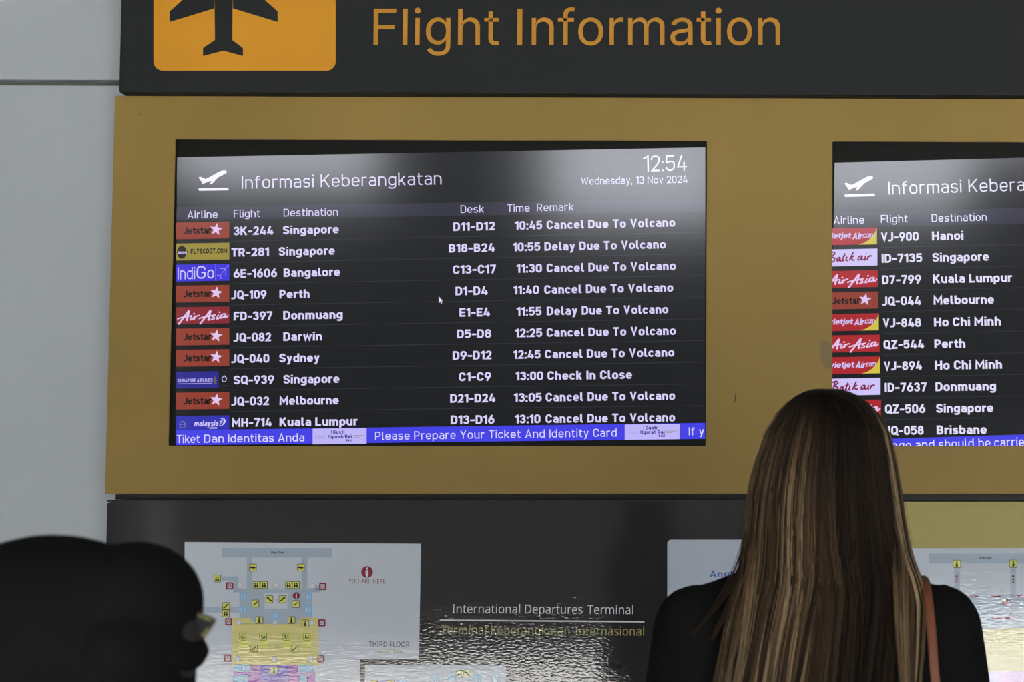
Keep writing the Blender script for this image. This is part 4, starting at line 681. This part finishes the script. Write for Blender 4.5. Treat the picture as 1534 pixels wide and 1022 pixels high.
# ------------------------------------------------------------------ people
def blob(parts, voxel, name, M, parent, smooth=4, loc=None):
    """one continuous skin around capsules, ellipsoids and lofts"""
    bm = bmesh.new()
    for p in parts:
        if p[0] == 'e':      # ellipsoid: centre, radii
            g = bmesh.ops.create_uvsphere(bm, u_segments=24, v_segments=16, radius=1)['verts']
            for v in g: v.co = Vector((p[1][i]+v.co[i]*p[2][i] for i in range(3)))
        elif p[0] == 'c':    # tapered capsule: a, b, ra, rb
            a, b, ra, rb = Vector(p[1]), Vector(p[2]), p[3], p[4]; n = max(2, int((b-a).length/(min(ra, rb)*.5))+1)
            d = (b-a).normalized(); s1 = d.orthogonal().normalized(); s2 = d.cross(s1); R = []
            prof = [(-ra*math.cos(t), ra*math.sin(t)) for t in (.35, .8, 1.2)]+[((b-a).length*k/n, ra+(rb-ra)*k/n) for k in range(n+1)]+[((b-a).length+rb*math.cos(t), rb*math.sin(t)) for t in (1.2, .8, .35)]
            for h, r in prof: R.append([bm.verts.new(a+d*h+(s1*math.cos(k*math.pi/6)+s2*math.sin(k*math.pi/6))*r) for k in range(12)])
            for u, v in zip(R, R[1:]):
                for k in range(12): bm.faces.new((u[k], u[(k+1) % 12], v[(k+1) % 12], v[k]))
            bm.faces.new(R[0][::-1]); bm.faces.new(R[-1])
        elif p[0] == 'l':    # loft of ellipses: (x, y, z, rx, ry)
            R = []
            for x, y, z, rx, ry in p[1]:
                R.append([bm.verts.new((x+rx*math.cos(k*math.pi/12), y+ry*math.sin(k*math.pi/12), z)) for k in range(24)])
            for u, v in zip(R, R[1:]):
                for k in range(24): bm.faces.new((u[k], u[(k+1) % 24], v[(k+1) % 24], v[k]))
            bm.faces.new(R[0][::-1]); bm.faces.new(R[-1])
    bmesh.ops.recalc_face_normals(bm, faces=bm.faces[:])
    me = bpy.data.meshes.new(name); bm.to_mesh(me); bm.free()
    o = bpy.data.objects.new(name, me); COL.objects.link(o)
    r = o.modifiers.new('r', 'REMESH'); r.mode = 'VOXEL'; r.voxel_size = voxel
    s = o.modifiers.new('s', 'SMOOTH'); s.iterations = smooth; s.factor = .6
    m2_ = bpy.data.meshes.new_from_object(o.evaluated_get(bpy.context.evaluated_depsgraph_get()))
    bpy.data.objects.remove(o); m2_.name = name; m2_.materials.clear(); m2_.materials.append(M)
    return link(name, m2_, parent, loc, smooth=True)

def figure(cx, cy, face, H):
    """standing body parts; face = angle of the facing direction (0 = +y, towards the wall); H = scale of a 1.63 m body"""
    ca, sa = math.cos(face), math.sin(face)
    def T(x, y, z): return (cx+(x*ca+y*sa)*H, cy+(-x*sa+y*ca)*H, z*H)
    return T
def arms_hands(T, H, grow=0, upto='hand'):
    L = []
    for s in (-1, 1):
        L += [('c', T(s*.165, 0, 1.30), T(s*.213, -.01, 1.04), (.055+grow)*H, (.042+grow)*H), ('c', T(s*.213, -.01, 1.04), T(s*.225, .05, .815), (.041+grow)*H, (.028+grow)*H)]
        if upto == 'hand':
            L += [('c', T(s*.225, .05, .815), T(s*.226, .062, .775), .026*H, .030*H), ('c', T(s*.226, .075, .76), T(s*.226, .045, .755), .020*H, .020*H)]
            for k, (dy, ln) in enumerate(((.096, .055), (.075, .066), (.055, .072), (.036, .062))):
                a = T(s*.226, dy-.012, .745); b = T(s*.222, dy-.006, .745-ln*.55); c = T(s*.212, dy, .745-ln)
                L += [('c', a, b, .0092*H, .0084*H), ('c', b, c, .0084*H, .0070*H)]
            L += [('c', T(s*.222, .088, .785), T(s*.212, .118, .750), .012*H, .0088*H), ('c', T(s*.212, .118, .750), T(s*.206, .118, .722), .0088*H, .0075*H)]
    return L
def torso(T, g=0):
    out = []
    for z, rx, ry, y in ((1.345, .10, .060, .0), (1.31, .150, .082, .0), (1.24, .165, .100, -.0), (1.15, .158, .106, .005), (1.02, .130, .092, .01), (.94, .155, .105, .005), (.86, .172, .115, 0), (.78, .160, .105, 0)):
        c = T(0, y, z); out.append((c[0], c[1], c[2], rx+g, ry+g))
    return out[::-1]
def legs(T, H, g=0):
    L = []
    for s in (-1, 1): L += [('c', T(s*.088, 0, .80), T(s*.085, .01, .46), (.084+g)*H, (.054+g)*H), ('c', T(s*.085, .01, .46), T(s*.085, -.01, .10), (.052+g)*H, (.034+g)*H)]
    return L
SKIN = mat('skin', (.30, .16, .10), .5); BLACKF = mat('black_cloth', (.006, .0063, .006), .9, .06, bump=(400, .2)); TROU = mat('dark_denim', (.02, .022, .03), .9)
SHOE = mat('black_shoe', (.015, .015, .015), .5)
# ---- the long-haired person, back to the camera
YW = -1.75; sW = (YW-CAM.y)/F
wx = P(1225, 900, YW).x; wcx = P(1240, 650, YW).x
wo = empty('person', (wx, YW, 0), 'person with long straight brown hair with blonde streaks, black top, back turned, facing the boards', 'person')
T = figure(wx, YW, 0, 1.0)
hx = wcx-wx
def head_parts(T, hx, dz=0, s=1):
    L = [('e', T(hx, 0, 1.525+dz), (.074*s, .094*s, .098*s)), ('e', T(hx, .035, 1.465+dz), (.054*s, .062*s, .068*s)), ('c', T(hx, .100, 1.515+dz), T(hx, .113, 1.486+dz), .010, .014),
         ('c', T(hx-.02, .098, 1.445+dz), T(hx+.02, .098, 1.445+dz), .008, .008), ('c', T(0, 0, 1.33+dz), T(hx, .01, 1.43+dz), .058, .052)]
    for q in (-1, 1): L += [('e', T(hx+q*.076, -.005, 1.51+dz), (.008, .018, .030)), ('e', T(hx+q*.03, .078, 1.523+dz), (.014, .012, .010))]
    return L
blob(head_parts(T, hx)+[('l', torso(T)), ('c', T(0, 0, 1.36), T(-.165, 0, 1.30), .048, .052), ('c', T(0, 0, 1.36), T(.165, 0, 1.30), .048, .052)]+arms_hands(T, 1)+legs(T, 1)
     +[('c', T(s*.085, -.03, .05), T(s*.09, .12, .035), .036, .030) for s in (-1, 1)], .0065, 'body', SKIN, wo, 2)
blob([('l', torso(T, .008)), ('c', T(0, 0, 1.362), T(-.155, 0, 1.302), .053, .056), ('c', T(0, 0, 1.362), T(.155, 0, 1.302), .053, .056)]+arms_hands(T, 1, .006, 'wrist'), .009, 'black_top', BLACKF, wo, 4)
blob([('c', T(0, 0, .86), T(0, 0, .84), .12, .12)]+legs(T, 1, .008)+[('e', T(0, 0, .85), (.178, .118, .10))], .012, 'trousers', TROU, wo, 3)
for s in (-1, 1): blob([('c', T(s*.085, -.035, .05), T(s*.092, .13, .036), .044, .035)], .01, 'shoe', SHOE, wo, 2)

TAB = [(583, 1240, 1240), (584.5, 1216, 1262), (588, 1204, 1274), (594, 1192, 1287), (604, 1179, 1301), (622, 1163, 1318), (650, 1146, 1334), (695, 1130, 1344), (741, 1119, 1351), (786, 1114, 1358), (831, 1111, 1365), (867, 1106, 1376), (899, 1097, 1381), (960, 1084, 1377), (1022, 1074, 1371), (1100, 1070, 1366), (1210, 1088, 1360)]
DEP = [0, .045, .062, .076, .088, .098, .106, .110, .108, .104, .102, .104, .112, .122, .130, .134, .138]
YH = YW+.008
def shell(t):
    """t in 0..1 down the hair -> centre x, half width, depth, z"""
    k = t*(len(TAB)-1); i = min(int(k), len(TAB)-2); q = k-i
    y = TAB[i][0]*(1-q)+TAB[i+1][0]*q; l = TAB[i][1]*(1-q)+TAB[i+1][1]*q; r = TAB[i][2]*(1-q)+TAB[i+1][2]*q; d = DEP[i]*(1-q)+DEP[i+1]*q
    a, b = P(l, y, YW), P(r, y, YW)
    return (a.x+b.x)/2, (b.x-a.x)/2, d, a.z
def fl_(t): x = max(0, min(1, (t-.56)/.14)); return x*x*(3-2*x)
def hp(t, u, k=1.0):
    c, w_, d, z = shell(t); a = u*math.radians(112)
    notch = .008*math.exp(-((u)/.10)**2)*max(0, 1-t*8)
    return Vector((c+w_*k*math.sin(a), YH-d*k*((1-fl_(t))*math.cos(a)+fl_(t)*(.74+.26*math.cos(a))), z-notch-(1-k)*.02*max(0, 1-t*3)))
bm = bmesh.new(); R = []
NT, NU = 60, 40
for i in range(NT+1):
    t = .93*i/NT; kk = .93 if t < .68 else .93-.25*(t-.68)/.25
    R.append([bm.verts.new(hp(t, -1+2*j/NU, kk if i else .01)) for j in range(NU+1)])
for a, b in zip(R, R[1:]):
    for j in range(NU): bm.faces.new((a[j], b[j], b[j+1], a[j+1]))
me = bpy.data.meshes.new('hair'); bm.to_mesh(me); bm.free(); me.materials.append(mat('hair_underlayer', (.018, .012, .007), .7, .2, noise=(60, .4), stretch=(1, 1, .05)))
hair = link('hair', me, wo, smooth=True); sf = hair.modifiers.new('s', 'SOLIDIFY'); sf.thickness = .006
# strands
HM = bpy.data.materials.new('hair_strand'); HM.use_nodes = True; n_ = HM.node_tree.nodes; l_ = HM.node_tree.links; b_ = n_['Principled BSDF']
at = n_.new('ShaderNodeAttribute'); at.attribute_name = 'tint'; rp = n_.new('ShaderNodeValToRGB'); l_.new(at.outputs['Fac'], rp.inputs[0]); l_.new(rp.outputs[0], b_.inputs['Base Color'])
e = rp.color_ramp.elements; e[0].position = 0; e[0].color = (.0025, .0022, .002, 1); e[1].position = 1; e[1].color = (.40, .29, .17, 1)
for p_, c_ in ((.3, (.026, .016, .009)), (.6, (.10, .064, .035)), (.8, (.23, .16, .088))): q_ = e.new(p_); q_.color = (*c_, 1)
b_.inputs['Roughness'].default_value = .55; b_.inputs['Specular IOR Level'].default_value = .06
NC = 340; NS = 40; NP = 30
pos = []; rad = []; tint = []; sizes = []
def sm(a, b, x): x = max(0, min(1, (x-a)/(b-a))); return x*x*(3-2*x)
for c in range(NC):
    u0 = -1+2*(c+.5)/NC+random.gauss(0, .012); layer = random.choice((0, 0, 1, 1, 2))
    streak = random.random()
    side = sm(.02, .35, abs(u0-.17)) if u0 > .17 else sm(.02, .22, .17-u0)
    base = (.40+.50*streak) if random.random() < .13+.42*side else (.12+.28*streak)
    base = base*(.55+.45*side)*(.7 if -.06 < u0 < .52 else 1)
    tend = random.uniform(.90, 1.0); ph = random.uniform(0, 6.28); wav = random.uniform(.004, .018); drift = random.gauss(0, .03)+(.05*u0)
    if u0 > .15 and u0 < .55: drift -= .03
    for s_ in range(NS):
        du = random.gauss(0, .012); kr = .985-.028*layer+random.uniform(-.012, .012); te = tend*random.uniform(.93, 1); fly = random.random() < .015
        tb = base+random.gauss(0, .06)
        rootx = random.uniform(0, .012)
        for j in range(NP):
            q = j/(NP-1); t = rootx+(te-rootx)*(q**1.15)
            cl = 1-.62*sm(.45, 1, t)
            u = u0+du*cl+wav*math.sin(5*t+ph)*sm(.2, .7, t)+drift*sm(.55, 1, t)
            if fly: u += .05*(1 if u0 > 0 else -1)*q*q; 
            v = hp(t, max(-1, min(1, u)), kr+(.03*q*q if fly else 0)+.02*sm(.5, 1, t)*math.sin(ph*3+c))
            pos += [v.x, v.y, v.z]
            rad.append(.00062*(1-.65*q**4))
            dark = sm(.17-.10*abs(u0)+.06*random.random(), .62-.28*min(1, abs(u0)*1.2), t)
            tint.append(max(0, min(1, tb*(.03+.97*dark))))
        sizes.append(NP)
# loose locks over the left shoulder and the right side
for (x0, y0, x1, y1, yd, ntn) in ((1124, 850, 1072, 1060, -.10, .66), (1126, 870, 1086, 1100, -.105, .82), (1130, 850, 1058, 1085, -.09, .55), (1126, 870, 1094, 1110, -.11, .75), (1122, 850, 1064, 960, -.075, .35), (1120, 850, 1038, 950, -.07, .3),
                                    (1352, 870, 1362, 1110, -.118, .72), (1346, 880, 1356, 1120, -.122, .6), (1356, 880, 1374, 1090, -.11, .5), (1346, 870, 1364, 1130, -.125, .8)):
    for s_ in range(20):
        ox, oe = random.gauss(0, 5), random.gauss(0, 2.6); sy_ = random.uniform(-30, 10); de = random.gauss(0, .004)
        for j in range(NP):
            q = j/(NP-1); x = x0+ox+(x1-x0+oe-ox)*(q**1.6); y = y0-40+sy_+(y1-y0+40-sy_)*q
            v = P(x, y, YW-.05+(yd+.05+de)*min(1, q*3)**.7); pos += [v.x, v.y, v.z]; rad.append(.00045*(1-.8*q**3)*min(1, .1+q*4)); tint.append(max(0, min(1, ntn+random.gauss(0, .02)-.08*(1-q))))
        sizes.append(NP)
for s_ in range(60):    # fine fly-away hairs at the crown and the sides
    u = random.uniform(-1, 1); t0 = random.uniform(.0, .5); ln = random.uniform(.05, .2); out = random.uniform(.01, .05)
    for j in range(NP):
        q = j/(NP-1); v = hp(min(1, t0+ln*q), max(-1, min(1, u+.05*q)), 1+out*math.sin(q*2.2)); pos += [v.x, v.y, v.z]; rad.append(.00022); tint.append(.35)
    sizes.append(NP)
hc = bpy.data.hair_curves.new('hair_strands'); hc.add_curves(sizes)
off = wloc(hair); pos = [v-off[i % 3] for i, v in enumerate(pos)]
hc.attributes['position'].data.foreach_set('vector', pos)
ra_ = hc.attributes.get('radius') or hc.attributes.new('radius', 'FLOAT', 'POINT'); ra_.data.foreach_set('value', rad)
ti_ = hc.attributes.new('tint', 'FLOAT', 'POINT'); ti_.data.foreach_set('value', tint)
hc.materials.append(HM); ho = bpy.data.objects.new('hair_strands', hc); COL.objects.link(ho); ho.parent = hair; ho['kind'] = 'stuff'

# ---- shoulder bag: strap over the right shoulder
LEA = mat('tan_leather', AL((86, 48, 28), .62), .55, .3, noise=(40, .08))
bagx = wx+.30
bag = empty('shoulder_bag', (bagx, YW-.02, .78), 'tan leather shoulder strap of a bag over the right shoulder of the long-haired person', 'bag')
bm = bmesh.new(); path = []
for px_, py_, Y_, wd in ((1352, 930, YW+.075, 13), (1362, 885, YW+.065, 13), (1374, 866, YW+.04, 13), (1382, 862, YW-.01, 14), (1387, 870, YW-.066, 14.5), (1391, 895, YW-.100, 14.5), (1395, 940, YW-.122, 15.5), (1398, 980, YW-.132, 15.5), (1401, 1022, YW-.135, 15.5), (1412, 1120, YW-.135, 16), (1440, 1300, YW-.12, 16), (1470, 1480, YW-.09, 16)):
    path.append((P(px_-wd/2, py_, Y_), P(px_+wd/2, py_, Y_)))
prev = None
for i, (a, b) in enumerate(path):
    nb = path[min(i+1, len(path)-1)]; pb = path[max(i-1, 0)]; d = (nb[0]-pb[0]).normalized(); nn = (b-a).cross(d).normalized()*.002
    ring = [bm.verts.new(a-nn), bm.verts.new(b-nn), bm.verts.new(b+nn), bm.verts.new(a+nn)]
    if prev:
        for k in range(4): bm.faces.new((prev[k], prev[(k+1) % 4], ring[(k+1) % 4], ring[k]))
    else: bm.faces.new(ring)
    prev = ring
bm.faces.new(prev[::-1]); bmesh.ops.recalc_face_normals(bm, faces=bm.faces[:]); me = bpy.data.meshes.new('strap'); bm.to_mesh(me); bm.free(); me.materials.append(LEA)
st_ = link('strap', me, bag, smooth=True); s2_ = st_.modifiers.new('b', 'SUBSURF'); s2_.levels = s2_.render_levels = 2
box('bag_body', bagx, bagx+.10, YW-.14, YW+.12, .58, .80, LEA, bag, .02)

# ---- the person in dark headwear at the left
YL = -3.0; sL = (YL-CAM.y)/F
def Q(px, py, dy=0): return tuple(P(px, py, YL+dy))
lx = P(130, 950, YL).x
lo = empty('person', (lx, YL, 0), 'person in black headwear and black face covering, head in profile towards the maps', 'person')
T2 = figure(lx, YL, math.radians(86), .96)
HC = Q(185, 962)
blob([('e', HC, (113*sL, .060, 113*sL)), ('e', Q(230, 975), (46*sL, .030, 52*sL)), ('c', Q(120, 1150), Q(170, 1010), .052, .046), ('e', Q(272, 985), (18*sL, .010, 24*sL)), ('l', torso(T2)), ('c', T2(0, 0, 1.36), T2(-.165, 0, 1.30), .046, .05), ('c', T2(0, 0, 1.36), T2(.165, 0, 1.30), .046, .05)]
     +arms_hands(T2, .96)+legs(T2, .96)+[('c', T2(s*.085, -.03, .05), T2(s*.09, .12, .035), .036, .030) for s in (-1, 1)], .0065, 'body', mat('silhouette_skin', (.014, .010, .008), .7), lo, 2)  # near-black skin: the silhouette's shade is put into the colour
HW = mat('black_headwear', (.006, .0063, .006), .95, .05, bump=(120, .15))
blob([('e', Q(201, 905), (96*sL, .068, 93*sL)), ('e', Q(75, 960), (190*sL, .085, 157*sL)), ('e', Q(115, 1045), (170*sL, .088, 150*sL)), ('e', Q(213, 966), (80*sL, .084, 78*sL))], .005, 'headwear', HW, lo, 5)
blob([('e', Q(256, 979), (49*sL, .050, 31*sL)), ('e', Q(276, 988), (26.5*sL, .030, 19*sL)), ('e', Q(261, 960), (35*sL, .045, 26*sL)), ('e', Q(236, 1024), (44*sL, .05, 42*sL))], .0022, 'face_covering', HW, lo, 4)
blob([('l', torso(T2, .008)), ('c', T2(0, 0, 1.36), T2(-.155, 0, 1.30), .052, .056), ('c', T2(0, 0, 1.36), T2(.155, 0, 1.30), .052, .056)]+arms_hands(T2, .96, .006, 'wrist'), .010, 'black_top', BLACKF, lo, 4)
blob(legs(T2, .96, .008)+[('e', T2(0, 0, .85), (.15, .15, .10))], .012, 'trousers', TROU, lo, 3)
for s in (-1, 1): blob([('c', T2(s*.085, -.035, .05), T2(s*.092, .13, .036), .044, .035)], .01, 'shoe', SHOE, lo, 2)
# sunglasses worn by that person
sg = empty('sunglasses', Q(300, 940), 'dark wraparound sunglasses with an olive rim, worn by the person in black headwear', 'sunglasses')
def prism(name, pts, th, M, parent, bev=0):
    bm = bmesh.new(); A_ = [bm.verts.new(p) for p in pts]; B_ = [bm.verts.new(Vector(p)+Vector((0, th, 0))) for p in pts]
    bm.faces.new(A_); bm.faces.new(B_[::-1])
    for i in range(len(pts)): j = (i+1) % len(pts); bm.faces.new((A_[i], B_[i], B_[j], A_[j]))
    bmesh.ops.recalc_face_normals(bm, faces=bm.faces[:]); me = bpy.data.meshes.new(name); bm.to_mesh(me); bm.free(); me.materials.append(M); return link(name, me, parent)
def tube(name, pts, r, M, parent):
    cu = bpy.data.curves.new(name, 'CURVE'); cu.dimensions = '3D'; cu.bevel_depth = r; cu.bevel_resolution = 2; cu.use_fill_caps = True
    s_ = cu.splines.new('POLY'); s_.points.add(len(pts)-1)
    for i, p in enumerate(pts): s_.points[i].co = (*p, 1)
    o = bpy.data.objects.new(name, cu); COL.objects.link(o); me = bpy.data.meshes.new_from_object(o.evaluated_get(bpy.context.evaluated_depsgraph_get())); bpy.data.objects.remove(o)
    me.materials.clear(); me.materials.append(M); return link(name, me, parent, smooth=True)
FR = mat('frame_dark', (.02, .02, .016), .4); OL = mat('rim_olive', AL((82, 78, 36)), .5); LE = mat('lens_grey', (.012, .013, .018), .3, .3)
def gp_(px_, py_): return Q(px_, py_, -.004+.012*(px_-285)/38)
prism('lens', [gp_(291, 917.5), gp_(300, 921.5), gp_(320, 929.5), gp_(319, 934), gp_(304.5, 955), gp_(292, 948), gp_(290, 940)], .002, LE, sg)
prism('rim', [gp_(296, 919.5), gp_(314, 926), gp_(318, 930.5), gp_(308, 928.5), gp_(297, 922.6)], -.0015, OL, sg)
prism('rim', [gp_(311, 940.5), gp_(314.5, 942), gp_(305.6, 955), gp_(303, 951.5)], -.0015, OL, sg)
tube('frame', [gp_(291, 916.5), gp_(297, 918.6), gp_(314, 924.8), gp_(323, 929.6), gp_(315, 942), gp_(305.4, 955.8), gp_(296, 950.5), gp_(291, 946)], .0010, FR, sg)
tube('temple', [Q(288, 917, .0), Q(262, 920, .0), Q(225, 926, .0)], .0020, FR, sg)
prism('lens', [Q(321, 930, .012), Q(308, 926, .045), Q(298, 940, .05), Q(304, 952, .02)], .002, LE, sg)
